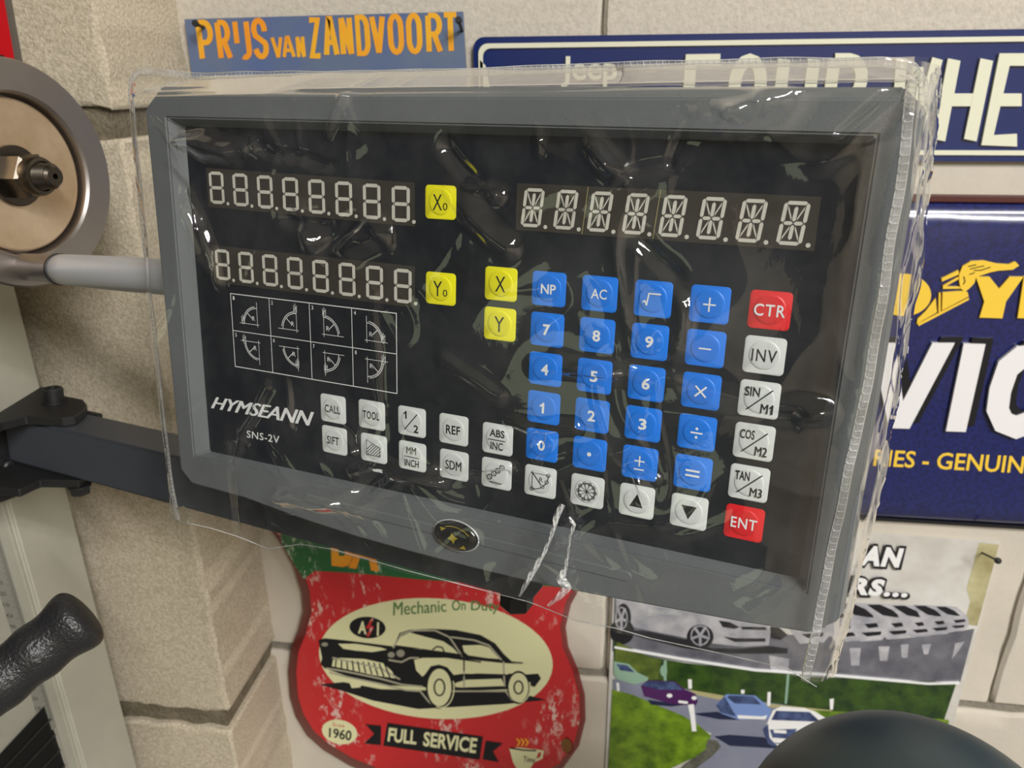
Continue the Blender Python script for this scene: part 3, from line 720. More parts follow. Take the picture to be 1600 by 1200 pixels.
for cx_, cy_, rx, ry in ((882, 782, 62, 98), (1262, 782, 52, 76)):
    P = lambda k: qg(circ(cx_, cy_, rx * k, ry * k, n=36))
    gflat('tyre', [P(1.05)], M_gink, 6.5, car); gflat('whitewall', [P(.92)], M_ivory, 6.8, car); gline('hub_ring', [P(.40) + P(.40)[:1]], M_gink, 7, 2.6, car)
for q in (circ(890, 785, 62, 94, n=20, a0=-20, a1=110), circ(1270, 782, 48, 70, n=20, a0=-20, a1=110)): gline('tyre_line', [qg(q)], M_ivory, 6.4, 1.8, car)
gflat('headlamp', [qg(circ(650, 625, 17, 14)), qg(circ(695, 618, 20, 18)), qg(circ(330, 575, 16, 10))], mat('lamp_grey', (150, 146, 130), .4), 7, car)
bdg = gflat('black_badge', [qg(circ(536, 494, 87, 52, n=36, rot=4))], M_gink, 3)
text('badge_lettering', 'A   1', (qg([(492, 462)])[0], qg([(592, 468)])[0], qg([(590, 535)])[0], qg([(490, 522)])[0]), F, .0006, M_ivory, bdg, off=.04)
gline('red_bolt', [qg([(558, 456), (536, 494), (560, 492), (538, 532)])], M_red, 5, 4, bdg)
text('green_lettering', 'Mechanic', (qg([(662, 372)])[0], qg([(912, 362)])[0], qg([(915, 418)])[0], qg([(660, 437)])[0]), F, .0006, M_glet, gt, off=.01)
text('green_lettering', 'On', (qg([(942, 362)])[0], qg([(1008, 362)])[0], qg([(1008, 410)])[0], qg([(942, 414)])[0]), F, .0006, M_glet, gt, off=.01)
text('green_lettering', 'Duty', (qg([(1035, 364)])[0], qg([(1172, 368)])[0], qg([(1168, 430)])[0], qg([(1033, 426)])[0]), F, .0006, M_glet, gt, off=.01)
bnr = gflat('black_banner', [qg([(632, 952), (1092, 1018), (1075, 1130), (612, 1062)]), qg([(526, 958), (602, 966), (600, 1060), (520, 1052), (568, 1006)]), qg([(1105, 1038), (1188, 1050), (1140, 1090), (1168, 1142), (1090, 1128)])], M_gink, 4)
text('banner_lettering', 'FULL', (qg([(640, 975)])[0], qg([(775, 990)])[0], qg([(770, 1058)])[0], qg([(632, 1042)])[0]), F, .0008, M_ivory, bnr, off=.03)
text('banner_lettering', 'SERVICE', (qg([(808, 994)])[0], qg([(1066, 1026)])[0], qg([(1056, 1100)])[0], qg([(802, 1064)])[0]), F, .0008, M_ivory, bnr, off=.03)
mk = gflat('ivory_medallion', [qg(circ(402, 996, 86, 58, n=36, rot=12))], M_ivory, 4)
text('medallion_year', '1960', (qg([(352, 975)])[0], qg([(462, 990)])[0], qg([(456, 1040)])[0], qg([(350, 1022)])[0]), F, .0008, M_gink, mk, off=.02)
text('medallion_word', 'Since', (qg([(368, 950)])[0], qg([(426, 958)])[0], qg([(424, 976)])[0], qg([(368, 968)])[0]), F, .0008, M_red, mk)
cup = gflat('coffee_cup', [qg([(1218, 1075), (1260, 1070), (1330, 1078), (1360, 1090), (1345, 1130), (1310, 1185), (1260, 1185), (1235, 1140)])], M_ivory, 4)
gline('cup_handle', [qg([(1345, 1085), (1378, 1090), (1372, 1120), (1340, 1135)])], M_ivory, 4.2, 4, cup)
gline('cup_steam', [qg([(1255 + d, 1030), (1268 + d, 1045), (1258 + d, 1062)]) for d in (0, 20, 40)], M_orange, 5, 2.4, cup)
gline('cup_rim', [qg([(1225, 1074), (1290, 1084), (1345, 1086)])], M_gink, 5, 2.4, cup)
text('cup_lettering', 'Time', (qg([(1285, 1112)])[0], qg([(1345, 1120)])[0], qg([(1340, 1145)])[0], qg([(1285, 1138)])[0]), F, .0009, M_gink, cup)
gflat('mounting_hole', [qg(circ(1494, 1062, 26, 36, n=20, rot=-15))], mat('hole_brown', (122, 82, 38), .8), 4)
gline('mounting_hole_edge', [qg(circ(1494, 1062, 28, 38, n=20, a0=-80, a1=90, rot=-15))], M_redrim, 4.5, 2.5)

# red sign on the pillar
o0 = (XP - .11, YP, Z(.03)); F = WallF(o0, .001, y=YP)
rs = empty('red_sign', 'red metal plate with a grey edge fixed to the pillar, upper left corner', 'sign', loc=o0)
poly('plate', [[(-60, -30), (0, -30), (21, 93), (-60, 93)]], F, -.001, .004, M_redbox, rs)
poly('grey_edge', [[(0, -30), (6, -30), (29, 96), (21, 96)]], F, -.001, .003, M_greyedge, rs)
bm = bmesh.new(); lathe(bm, [(0, .0022), (.003, .0018)], F(4, 91, .004), (0, -1, 0), n=12); link('screw', bm, M_black, rs)

# ---------------------------------------------------------------- the digital readout on its arm
MW = Matrix.Translation(LO) @ Matrix((LX, LY, LZ)).transposed().to_4x4()
ro = empty('digital_readout', 'dark grey two-axis readout box with coloured keys under a clear plastic cover', 'machine display', mw=MW)
G = lambda x, z, y=0.0: Vector((x, y, z))
class LocF:
    """panel points given directly in metres: x right, z up; dep in front of the overlay"""
    def __call__(s, x, z, dep=0.0): return Vector((x, -dep, z))
    def shift(s, dep): return Vector((0, -dep, 0))
LF = LocF()
front = [(-.1745, .0640), (-.1805, .0590), (-.1785, -.1000), (-.1725, -.1057), (-.1405, -.1063), (-.1152, -.1089), (-.1048, -.1097), (-.0790, -.1112), (-.0536, -.1116), (-.0259, -.1116), (-.0004, -.1111), (.0283, -.1094), (.0560, -.1072), (.0778, -.1055), (.0992, -.1032), (.1068, -.0965), (.1070, .0565), (.1015, .0612)]
body = [(-.1800, .0690), (-.1870, .0630), (-.1845, -.1010), (-.1760, -.1070), (-.1405, -.1075), (-.1152, -.1099), (-.1048, -.1107), (-.0790, -.1122), (-.0536, -.1126), (-.0259, -.1126), (-.0004, -.1121), (.0283, -.1104), (.0560, -.1082), (.0778, -.1065), (.1010, -.1042), (.1085, -.0975), (.1085, .0590), (.1020, .0650)]
opn = [(-.1695, .0560), (-.1695, -.0915), (.0963, -.0893), (.0971, .0518)]
inn = [(-.1655, .0528), (-.1655, -.0905), (.0933, -.0877), (.0944, .0495)]
bm = bmesh.new()
f_ = [bm.verts.new(G(x, z, -.006)) for x, z in front]; o_ = [bm.verts.new(G(x, z, -.006)) for x, z in opn]
i_ = [bm.verts.new(G(x, z, .0004)) for x, z in inn]; b_ = [bm.verts.new(G(x, z, .003)) for x, z in body]; k_ = [bm.verts.new(G(x, z, .047)) for x, z in body]
n = len(front)
for i in range(n):
    j = (i + 1) % n
    bm.faces.new((f_[i], f_[j], b_[j], b_[i])); bm.faces.new((b_[i], b_[j], k_[j], k_[i]))
bm.faces.new(k_)
for i in range(4):
    j = (i + 1) % 4
    bm.faces.new((o_[i], o_[j], i_[j], i_[i]))
# front ring: four trapezoid regions between the outline and the opening
def region(a, b, c, d, extra): bm.faces.new([f_[q] for q in extra] + [o_[c], o_[d]])
bm.faces.new([f_[0], f_[1], o_[0]])
bm.faces.new([f_[1], f_[2], o_[1], o_[0]])
bm.faces.new([f_[2], f_[3], o_[1]])
bm.faces.new([f_[q] for q in range(3, 15)] + [o_[2], o_[1]])
bm.faces.new([f_[14], f_[15], o_[2]])
bm.faces.new([f_[15], f_[16], o_[3], o_[2]])
bm.faces.new([f_[16], f_[17], o_[3]])
bm.faces.new([f_[17], f_[0], o_[0], o_[3]])
fixn(bm)
ed = [e for e in bm.edges if len(e.link_faces) == 2 and e.calc_face_angle(0) > .3]
bmesh.ops.bevel(bm, geom=ed, offset=.0006, segments=2, affect='EDGES', clamp_overlap=True)
case = auto(link('housing', bm, M_case, ro), 25)
bm = bmesh.new(); outline_block(bm, [G(x, z, 0) for x, z in inn], [G(x, z, .004) for x, z in inn]); link('overlay', bm, M_face, ro)
# the raised strip under the screen and the oval badge
bm = bmesh.new()
ch = rrect(-.1068, -.1010, .0390, -.0968, .0020)
outline_block(bm, [G(x, z, -.0065) for x, z in rrect(-.1064, -.1006, .0386, -.0972, .0017)], [G(x, z, -.0058) for x, z in ch]); link('trim_strip', bm, M_case, ro)
bc = (-.0320, -.0990)
bg = bmesh.new(); prof = []
n = 40; rings = []
for s, h in ((1, 0), (1, .0012), (.9, .0020), (.6, .0028), (.25, .0031)):
    rings.append([bg.verts.new(G(bc[0] + .0098 * s * math.cos(2 * PI * i / n), bc[1] + .0062 * s * math.sin(2 * PI * i / n), -.006 - h)) for i in range(n)])
for a, b in zip(rings, rings[1:]):
    for i in range(n): bg.faces.new((a[i], a[(i + 1) % n], b[(i + 1) % n], b[i]))
bg.faces.new(rings[-1]); fixn(bg)
badge = auto(link('badge', bg, M_gloss, ro), 60)
bm = bmesh.new(); d_ = .0093
star = [(bc[0] + (.0024 if k % 2 == 0 else .0012) * math.cos(k * PI / 4 + .2), bc[1] + (.0024 if k % 2 == 0 else .0012) * math.sin(k * PI / 4 + .2)) for k in range(8)]
prism(bm, star, LF, d_, d_)
for s in (1, -1):
    prism(bm, [(bc[0] - .0058 * s, bc[1] + .0036 * s), (bc[0] - .0030 * s, bc[1] + .0036 * s), (bc[0] - .0050 * s, bc[1] + .0020 * s)], LF, .0092, .0092)
    stroke(bm, [(bc[0] + .0072 * s * math.cos(t), bc[1] + .0044 * s * math.sin(t)) for t in [x * .12 + .5 for x in range(14)]], .0006, LF, .0084, .0084)
link('badge_emblem', bm, M_gold, badge)
bm = bmesh.new(); pts = [(bc[0] + .0100 * math.cos(2 * PI * i / 48), bc[1] + .0064 * math.sin(2 * PI * i / 48)) for i in range(49)]
tube(bm, [G(x, z, -.0066) for x, z in pts], .00035, 6); link('badge_rim', bm, M_satin, badge, smooth=True)

# display windows with their digits
def seg7(bm, cx, cz, w, h, t, d):
    def hseg(z): return [(cx - w / 2 + t * .75, z), (cx - w / 2 + t * 1.25, z + t / 2), (cx + w / 2 - t * 1.25, z + t / 2), (cx + w / 2 - t * .75, z), (cx + w / 2 - t * 1.25, z - t / 2), (cx - w / 2 + t * 1.25, z - t / 2)]
    def vseg(x, za, zb): return [(x, za), (x + t / 2, za - t * .5), (x + t / 2, zb + t * .5), (x, zb), (x - t / 2, zb + t * .5), (x - t / 2, za - t * .5)]
    for z in (cz + h / 2 - t / 2, cz, cz - h / 2 + t / 2): prism(bm, hseg(z), LF, 0, d)
    for x in (cx - w / 2 + t / 2, cx + w / 2 - t / 2):
        prism(bm, vseg(x, cz + h / 2 - t * .35, cz + t * .18), LF, 0, d); prism(bm, vseg(x, cz - t * .18, cz - h / 2 + t * .35), LF, 0, d)
def seg14(bm, cx, cz, w, h, t, d, sl=.10):
    sk = lambda P: [(x + (z - cz) * sl, z) for x, z in P]
    def hseg(z, xa, xb): return sk([(xa, z), (xa + t * .5, z + t / 2), (xb - t * .5, z + t / 2), (xb, z), (xb - t * .5, z - t / 2), (xa + t * .5, z - t / 2)])
    def vseg(x, za, zb): return sk([(x, za), (x + t / 2, za - t * .5), (x + t / 2, zb + t * .5), (x, zb), (x - t / 2, zb + t * .5), (x - t / 2, za - t * .5)])
    L, R, T, B = cx - w / 2 + t / 2, cx + w / 2 - t / 2, cz + h / 2 - t / 2, cz - h / 2 + t / 2
    P = [hseg(T, L + t * .2, R - t * .2), hseg(B, L + t * .2, R - t * .2), hseg(cz, L + t * .3, cx - t * .1), hseg(cz, cx + t * .1, R - t * .3)]
    for x in (L, R): P += [vseg(x, T, cz + t * .15), vseg(x, cz - t * .15, B)]
    P += [vseg(cx, T - t * .9, cz + t * .4), vseg(cx, cz - t * .4, B + t * .9)]
    for sx in (-1, 1):
        for sz in (-1, 1):
            x0, x1 = cx + sx * t * .75, cx + sx * (w / 2 - t * 1.25); z0, z1 = cz + sz * t * .7, cz + sz * (h / 2 - t * 1.3)
            P.append(sk([(x0, z0), (x0, z0 + sz * t * .9), (x1, z1), (x1, z1 - sz * t * .9)]))
    for p in P: prism(bm, p, LF, 0, d)
def window(x0, x1, za, zb):
    """za, zb: height of the window's centre at its left and right end"""
    bm = bmesh.new(); h = .0079
    pts = [(x0, za + h), (x0, za - h), (x1, zb - h), (x1, zb + h)]
    A = [G(x, z, -.0002) for x, z in pts]; outline_block(bm, A, [p + Vector((0, .0008, 0)) for p in A])
    return link('display', bm, M_win, ro)
def dot(bm, cx, cz): prism(bm, circ(cx, cz, .0007, n=12), LF, 0, .00032)
for x0, za, zb, xs in ((-.1555, .0288, .0262, (-.1502, .01283)), (-.1553, -.0030, -.0042, (-.1498, .01287))):
    win = window(x0, -.0545, za, zb)
    for k in range(8):
        x = xs[0] + k * xs[1]; z = za - (za - zb) * k / 7
        bm = bmesh.new(); seg7(bm, x, z, .0078, .0130, .0013, .0003); dot(bm, x + .0056, z - .0062); link('digit', bm, M_seg, win)
win = window(-.0135, .0845, .0274, .0268)
for k in range(8):
    x = -.0073 + k * .01213; z = .0273 - .0006 * k / 7
    bm = bmesh.new(); seg14(bm, x, z, .0074, .0130, .0011, .0003); dot(bm, x + .0050, z - .0062); link('digit', bm, M_seg, win)
bm = bmesh.new()
for x in (.0117, .0360): stroke(bm, [(x + .0007, .0350), (x - .0006, .0195)], .00022, LF, .0003, .00032, rnd=False)
link('module_joint', bm, mat('joint_gold', (170, 158, 110), .5), win)

# keys
def key_mesh(m):
    bm = bmesh.new(); w, h, r = .0063, .0060, .0014
    A = rrect(-w, -h, w, h, r, 4)
    rings = []
    for k, y in ((1.0, .0001), (1.0, -.00035), (.975, -.00045)): rings.append([bm.verts.new((x * k, y, z * k)) for x, z in A])
    n = len(A)
    for a, b in zip(rings, rings[1:]):
        for i in range(n): bm.faces.new((a[i], a[(i + 1) % n], b[(i + 1) % n], b[i]))
    bm.faces.new(rings[-1]); bm.faces.new(list(reversed(rings[0])))
    # shallow round dome in the middle of the key
    N = 32; dr = []
    for rad, y in ((.0049, -.00040), (.0046, -.00062), (.0042, -.00070), (.0030, -.00074)): dr.append([bm.verts.new((rad * math.cos(2 * PI * i / N), y, rad * math.sin(2 * PI * i / N) + .0002)) for i in range(N)])
    for a, b in zip(dr, dr[1:]):
        for i in range(N): bm.faces.new((a[i], a[(i + 1) % N], b[(i + 1) % N], b[i]))
    bm.faces.new(dr[-1]); fixn(bm)
    me = bpy.data.meshes.new('key'); bm.to_mesh(me); bm.free(); me.materials.append(m)
    for p in me.polygons: p.use_smooth = True
    me.set_sharp_from_angle(angle=math.radians(30))
    return me
KM = {'w': key_mesh(M_keyw), 'b': key_mesh(M_keyb), 'y': key_mesh(M_keyy), 'r': key_mesh(M_keyr)}
KD = .00080
def key(c, r, col, draw, ink=None):
    o = bpy.data.objects.new('key', KM[col]); C.objects.link(o); o.parent = ro; o.location = (c * PX, 0, -r * PY)
    if draw:
        bm = bmesh.new(); draw(bm); link('legend', bm, ink or {'w': M_ink, 'b': M_white, 'y': M_ink, 'r': M_white}[col], o)
    return o
def tx(s, h, w=None, cx=0, cz=0, off=.012, shear=0.0, sp=1.0, d=KD):
    def f(bm):
        asp = text_geo(s, off, shear, sp)[2]; W_ = w or h * asp
        text_quad(bm, s, (cx - W_ / 2, cz + h / 2), (cx + W_ / 2, cz + h / 2), (cx + W_ / 2, cz - h / 2), (cx - W_ / 2, cz - h / 2), LF, d, off=off, shear=shear, sp=sp)
    return f
def ln(P, w=.0004):
    return lambda bm: stroke(bm, P, w, LF, KD, KD, rnd=False)
def one(cx, cz, h, w): return lambda bm: prism(bm, [(cx + w * .5, cz - h / 2), (cx + w * .5, cz + h / 2), (cx - w * .3, cz + h / 2), (cx - w * .7, cz + h * .34), (cx - w * 1.5, cz + h * .24), (cx - w * 1.5, cz + h * .08), (cx - w * .5, cz + h * .16), (cx - w * .5, cz - h / 2)], LF, KD, KD)
def pg(P): return lambda bm: prism(bm, P, LF, KD, KD)
def both(*fs):
    def f(bm):
        for g in fs: g(bm)
    return f
key(-2.35, -1.91, 'y', both(tx('X', .0056, .0038, cx=-.0010, off=.0), tx('0', .0026, .0019, cx=.0022, cz=-.0014, off=0)))
key(-2.335, .2585, 'y', both(tx('Y', .0056, .0038, cx=-.0010, off=.0), tx('0', .0026, .0019, cx=.0022, cz=-.0014, off=0)))
key(-1.0, -.01, 'y', tx('X', .0056, .0040, off=.0)); key(-1.0, 1.0, 'y', tx('Y', .0056, .0040, off=.0))
nums = [['NP', 'AC', None, '+'], ['7', '8', '9', '-'], ['4', '5', '6', 'x'], ['1', '2', '3', '/'], ['0', '.', 'pm', '=']]
P_ = {'+': both(ln([(-.0020, 0), (.0020, 0)], .0005), ln([(0, -.0023), (0, .0023)], .0005)), '-': ln([(-.0020, 0), (.0020, 0)], .0005),
      'x': both(ln([(-.0018, -.0018), (.0018, .0018)], .0006), ln([(-.0018, .0018), (.0018, -.0018)], .0006)),
      '/': both(ln([(-.0020, 0), (.0020, 0)], .0006), pg(circ(0, .0015, .0005, n=12)), pg(circ(0, -.0015, .0005, n=12))),
      '.': pg(circ(0, 0, .0008, n=16)), 'pm': both(ln([(-.0018, .0009), (.0018, .0009)], .0005), ln([(0, -.0010), (0, .0028)], .0005), ln([(-.0018, -.0022), (.0018, -.0022)], .0005)),
      '=': both(ln([(-.0024, .0009), (.0024, .0009)], .0007), ln([(-.0024, -.0009), (.0024, -.0009)], .0007)),
      None: ln([(-.0033, -.0012), (-.0025, -.0007), (-.0019, -.0022), (-.0013, .0018), (.0027, .0018)], .0005)}
for r, row in enumerate(nums):
    for c, s in enumerate(row):
        if s in P_: key(c, r, 'b', P_[s])
        elif s in ('NP', 'AC'): key(c, r, 'b', tx(s, .0034, .0056, off=.02 if s == 'NP' else .008))
        elif s == '1': key(c, r, 'b', one(0, 0, .0040, .0009))
        else: key(c, r, 'b', tx(s, .0040, .0028, off=.03))
key(4, 0, 'r', tx('CTR', .0038, .0094, off=.012, sp=1.15)); key(4, 5, 'r', tx('ENT', .0038, .0084, off=.012, sp=1.1))
key(4, 1, 'w', tx('INV', .0040, .0076, off=.006, sp=1.15))
for r, (a, b) in ((2, ('SIN', 'M1')), (3, ('COS', 'M2')), (4, ('TAN', 'M3'))):
    key(4, r, 'w', both(tx(a, .0032, .0046, cx=-.0022, cz=.0024, off=.02), tx(b, .0032, .0038, cx=.0026, cz=-.0028, off=.02) if r > 2 else both(tx('M', .0032, .0022, cx=.0020, cz=-.0028, off=.02), one(.0044, -.0028, .0032, .0006)), ln([(-.0034, -.0036), (.0040, .0036)], .0004)))
# bottom white row of the number pad
def pitch_circle(bm):
    stroke(bm, circ(0, 0, .0032, n=30) + circ(0, 0, .0032, n=30)[:1], .0003, LF, KD, KD, rnd=False)
    for k in range(10):
        a = 2 * PI * k / 10; x, z = .0032 * math.cos(a), .0032 * math.sin(a)
        stroke(bm, [(0, 0), (x, z)], .0002, LF, KD, KD, rnd=False); cc = circ(x, z, .0006, n=10); stroke(bm, cc + cc[:1], .0002, LF, KD, KD, rnd=False)
def arc_holes(bm):
    stroke(bm, [(-.0030, .0040), (-.0030, -.0034)], .0002, LF, KD, KD, rnd=False); stroke(bm, [(-.0036, .0032), (.0040, .0032)], .0002, LF, KD, KD, rnd=False)
    stroke(bm, [(-.0030, .0032), (.0005, -.0010)], .0004, LF, KD, KD, rnd=False)
    stroke(bm, [(-.0030 + .0064 * math.cos(a), .0032 + .0064 * math.sin(a)) for a in [-i * PI / 2 / 12 for i in range(13)]], .0003, LF, KD, KD, rnd=False)
    for a in (0, -25, -50, -90):
        x, z = -.0030 + .0064 * math.cos(math.radians(a)), .0032 + .0064 * math.sin(math.radians(a)); cc = circ(x, z, .0007, n=12); stroke(bm, cc + cc[:1], .0002, LF, KD, KD, rnd=False)
    tx('R', .0018, .0014, cx=.0005, cz=.0010, off=0)(bm)
key(0, 5, 'w', arc_holes); key(1, 5, 'w', pitch_circle)
key(2, 5, 'w', pg([(-.0024, -.0020), (.0024, -.0020), (.0002, .0030)])); key(3, 5, 'w', pg([(-.0026, .0024), (.0026, .0024), (0, -.0026)]))
key(-5.09, 4.06, 'w', tx('CALL', .0034, .0078, off=.02, sp=1.08)); key(-4.05, 4.03, 'w', tx('TOOL', .0034, .0080, off=.02, sp=1.08))
key(-3.02, 4.01, 'w', both(one(-.0024, .0026, .0032, .0007), tx('2', .0032, .0022, cx=.0022, cz=-.0026, off=.02), ln([(-.0030, -.0034), (.0028, .0036)], .0004)))
key(-2.0, 4.02, 'w', tx('REF', .0036, .0062, off=.02, sp=1.05))
key(-.98, 4.06, 'w', both(tx('ABS', .0030, .0062, cz=.0024, off=.02), tx('INC', .0030, .0052, cz=-.0026, off=.012), ln([(-.0036, -.0002), (.0036, -.0002)], .0003)))
key(-5.08, 5.02, 'w', tx('SIFT', .0036, .0062, cx=-.0004, off=.02, sp=1.08))
def wedge(bm):
    P = [(-.0032, .0034), (-.0032, -.0030), (.0034, -.0030), (.0034, .0008)]; stroke(bm, P + P[:1], .0003, LF, KD, KD, rnd=False)
    for k in range(9):
        t = -.0054 + k * .0013
        x0, z0 = max(-.0032, t), -.0030 + max(0, -.0032 - t)
        # a 45 degree hatch line clipped by the sloping top
        x1 = x0; z1 = z0
        while x1 < .0034 and z1 < .0034 - (x1 + .0032) * .394: x1 += .0001; z1 += .0001
        if x1 - x0 > .0004: stroke(bm, [(x0, z0), (x1, z1)], .0003, LF, KD, KD, rnd=False)
key(-4.01, 5.02, 'w', wedge)
key(-3.01, 5.02, 'w', both(tx('MM', .0030, .0044, cx=-.0002, cz=.0025, off=.02), tx('INCH', .0030, .0066, cz=-.0028, off=.012), ln([(-.0034, -.0002), (.0034, -.0002)], .0003)), M_ink)
key(-1.98, 5.03, 'w', tx('SDM', .0038, .0070, off=.02))
def chain(bm):
    for k in range(4):
        x, z = -.0026 + k * .0017, -.0014 + k * .0015; cc = circ(x, z, .0010, n=16); stroke(bm, cc + cc[:1], .0003, LF, KD, KD, rnd=False)
        stroke(bm, [(x - .0007, z + .0007), (x + .0007, z - .0007)], .00025, LF, KD, KD, rnd=False)
    stroke(bm, [(-.0026, -.0034), (.0024, -.0036)], .0003, LF, KD, KD, rnd=False)
key(-.98, 5.03, 'w', chain)

# printed maker's name and model
text('maker_lettering', 'HYMSEANN', ((-.1605, -.0632), (-.1045, -.0616), (-.1056, -.0682), (-.1625, -.0690)), LF, .0002, M_white, ro, off=.035, shear=.25, sp=.96)
text('model_lettering', 'SNS-2V', ((-.1422, -.0762), (-.1237, -.0757), (-.1239, -.0792), (-.1425, -.0796)), LF, .0002, M_white, ro, off=.008, sp=1.1)
# table of eight arc drawings
X0, X1, Z0, Z1 = -.1464, -.0627, -.0150, -.0472
tab = bmesh.new(); dT = .0002
S = lambda P, w=.00025: stroke(tab, P, w, LF, dT, dT, rnd=False)
S([(X0, Z0), (X1, Z0), (X1, Z1), (X0, Z1), (X0, Z0)], .0004); S([(X0, (Z0 + Z1) / 2), (X1, (Z0 + Z1) / 2)], .0003)
for k in (1, 2, 3): S([(X0 + (X1 - X0) * k / 4, Z0), (X0 + (X1 - X0) * k / 4, Z1)], .0003)
cw, chh = (X1 - X0) / 4, (Z0 - Z1) / 2
def tool(x, z):
    for dx in (-.0007, 0, .0007): S([(x + dx, z), (x + dx, z + .0034 - abs(dx))], .0002)
    S([(x - .0007, z + .0005), (x + .0006, z + .0022)], .0002); S([(x + dx_, z_) for dx_, z_ in ((-.0007, z), (0 - .0003, z - .0006), (.0003, z - .0006), (.0007, z))], .0002)
for k in range(8):
    cx, cz = X0 + cw * (k % 4 + .5), Z0 - chh * (k // 4 + .5)
    sx, sz = [(-1, 1), (-1, 1), (1, 1), (1, 1), (-1, -1), (-1, -1), (1, -1), (1, -1)][k]
    tend = [0, 1, 1, 0, 0, 1, 1, 0][k]
    ox, oz = cx - sx * .0035, cz - sz * .0042; R = .0078
    for rr in (R, R - .0007):
        S([(ox + sx * rr * math.cos(t), oz + sz * rr * math.sin(t)) for t in [i * PI / 2 / 12 for i in range(0 if rr < R else 1, 13 if rr < R else 12)]], .0003)
    S([(ox, oz - sz * .001), (ox, oz + sz * (R + .002))], .0002); S([(ox - sx * .001, oz), (ox + sx * (R + .002), oz)], .0002)
    a = math.radians(42); S([(ox + sx * R * .45 * math.cos(a), oz + sz * R * .45 * math.sin(a)), (ox + sx * (R - .0007) * math.cos(a), oz + sz * (R - .0007) * math.sin(a))], .0003)
    tx('R', .0019, .0015, cx=ox + sx * .0020, cz=oz + sz * .0026, off=0, d=dT)(tab)
    tx(str(k + 1), .0016, .0009, cx=X0 + cw * (k % 4) + .0015, cz=Z0 - chh * (k // 4) - .0018, off=.01, d=dT)(tab)
    if tend: tool(ox + sx * .0004, oz + sz * R)
    else: tool(ox + sx * R, oz + sz * .0004)
link('arc_table', tab, M_white, ro)
bm = bmesh.new(); bx(bm, (-.045, .0485, -.100), (.10, .003, .060)); link('mounting_plate', bm, M_black, ro)

# ---------------------------------------------------------------- arm and bracket that carry the readout
ar = empty('mounting_arm', 'dark grey square steel arm with black bolted bracket, behind the readout', 'arm', mw=MW)
def unz(px, py, z):
    w = ray(px, py); t = LO - CAM + LZ * z; k = t.dot(LZ) / w.dot(LZ); p = w * k - (LO - CAM)
    return Vector((p.dot(LX), p.dot(LY), p.dot(LZ)))
bm = bmesh.new()
zt, zb = -.1248, -.1567
A = [(-.40, zt), (-.0175, zt), (-.0165, -.1460), (-.0228, zb), (-.40, zb)]
outline_block(bm, [G(x, z, .050) for x, z in A], [G(x, z, .080) for x, z in A])
bmesh.ops.bevel(bm, geom=list(bm.edges), offset=.0016, segments=2, affect='EDGES'); auto(link('arm_tube', bm, M_armgrey, ar), 30)
def plate(pts, z, t, name='bracket_plate'):
    bm = bmesh.new(); P = [unz(x, y, z) for x, y in pts]
    outline_block(bm, P, [p - Vector((0, 0, t)) for p in P])
    bmesh.ops.bevel(bm, geom=list(bm.edges), offset=.0006, segments=1, affect='EDGES'); return link(name, bm, M_black, ar)
plate([(-20, 655), (0, 643), (62, 605), (84, 603), (100, 618), (130, 624), (136, 632), (131, 640), (118, 650), (98, 653), (40, 650), (4, 659), (-20, 668)], -.1185, .0060)
plate([(-20, 760), (30, 765), (62, 750), (123, 751), (133, 742), (120, 720), (60, 700), (-20, 720)], -.1568, .0052)
def hexhead(bm, c, r, h, ax=(0, 0, 1)):
    lathe(bm, [(0, r), (h * .85, r), (h, r * .86)], c, ax, n=6)
c = unz(85, 628, -.1185)
bm = bmesh.new(); lathe(bm, [(0, .0078), (.0012, .0078), (.0012, .0074)], c, (0, 0, 1), n=24); lathe(bm, [(.0012, .0062), (.0090, .0062), (.0100, .0054), (.0100, .0030), (.0060, .0028)], c, (0, 0, 1), n=24); auto(link('socket_bolt', bm, M_black, ar))
c = unz(124, 757, -.162); bm = bmesh.new(); lathe(bm, [(0, .0070), (.0012, .0070)], c, (0, 0, -1), n=20); hexhead(bm, c + Vector((0, 0, -.0012)), .0062, .0052, (0, 0, -1)); link('nut', bm, M_black, ar)
# upright base plate of the bracket against the machine column
bp = Vector((-.4045, .062, -.150))
bm = bmesh.new(); bx(bm, bp + Vector((0, 0, -.004)), (.009, .075, .058), bev=.0012); link('base_plate', bm, M_black, ar)
bm = bmesh.new(); bx(bm, (-.375, .0825, -.1405), (.050, .004, .031)); link('bracket_web', bm, M_black, ar)
c = Vector((-.3990, .046, -.158)); bm = bmesh.new(); lathe(bm, [(0, .0056), (.001, .0056), (.001, .0042), (.006, .0042), (.007, .0030)], c, (1, 0, 0), n=18); auto(link('socket_bolt', bm, M_black, ar))
c = Vector((-.0335, .060, zb)); bm = bmesh.new(); lathe(bm, [(0, .0055), (.002, .0055)], c, (0, 0, -1), n=20); hexhead(bm, c + Vector((0, 0, -.002)), .0082, .0088, (0, 0, -1)); auto(link('hex_bolt', bm, mat('glossy_black_bolt', (16, 16, 16), .25), ar), 30)

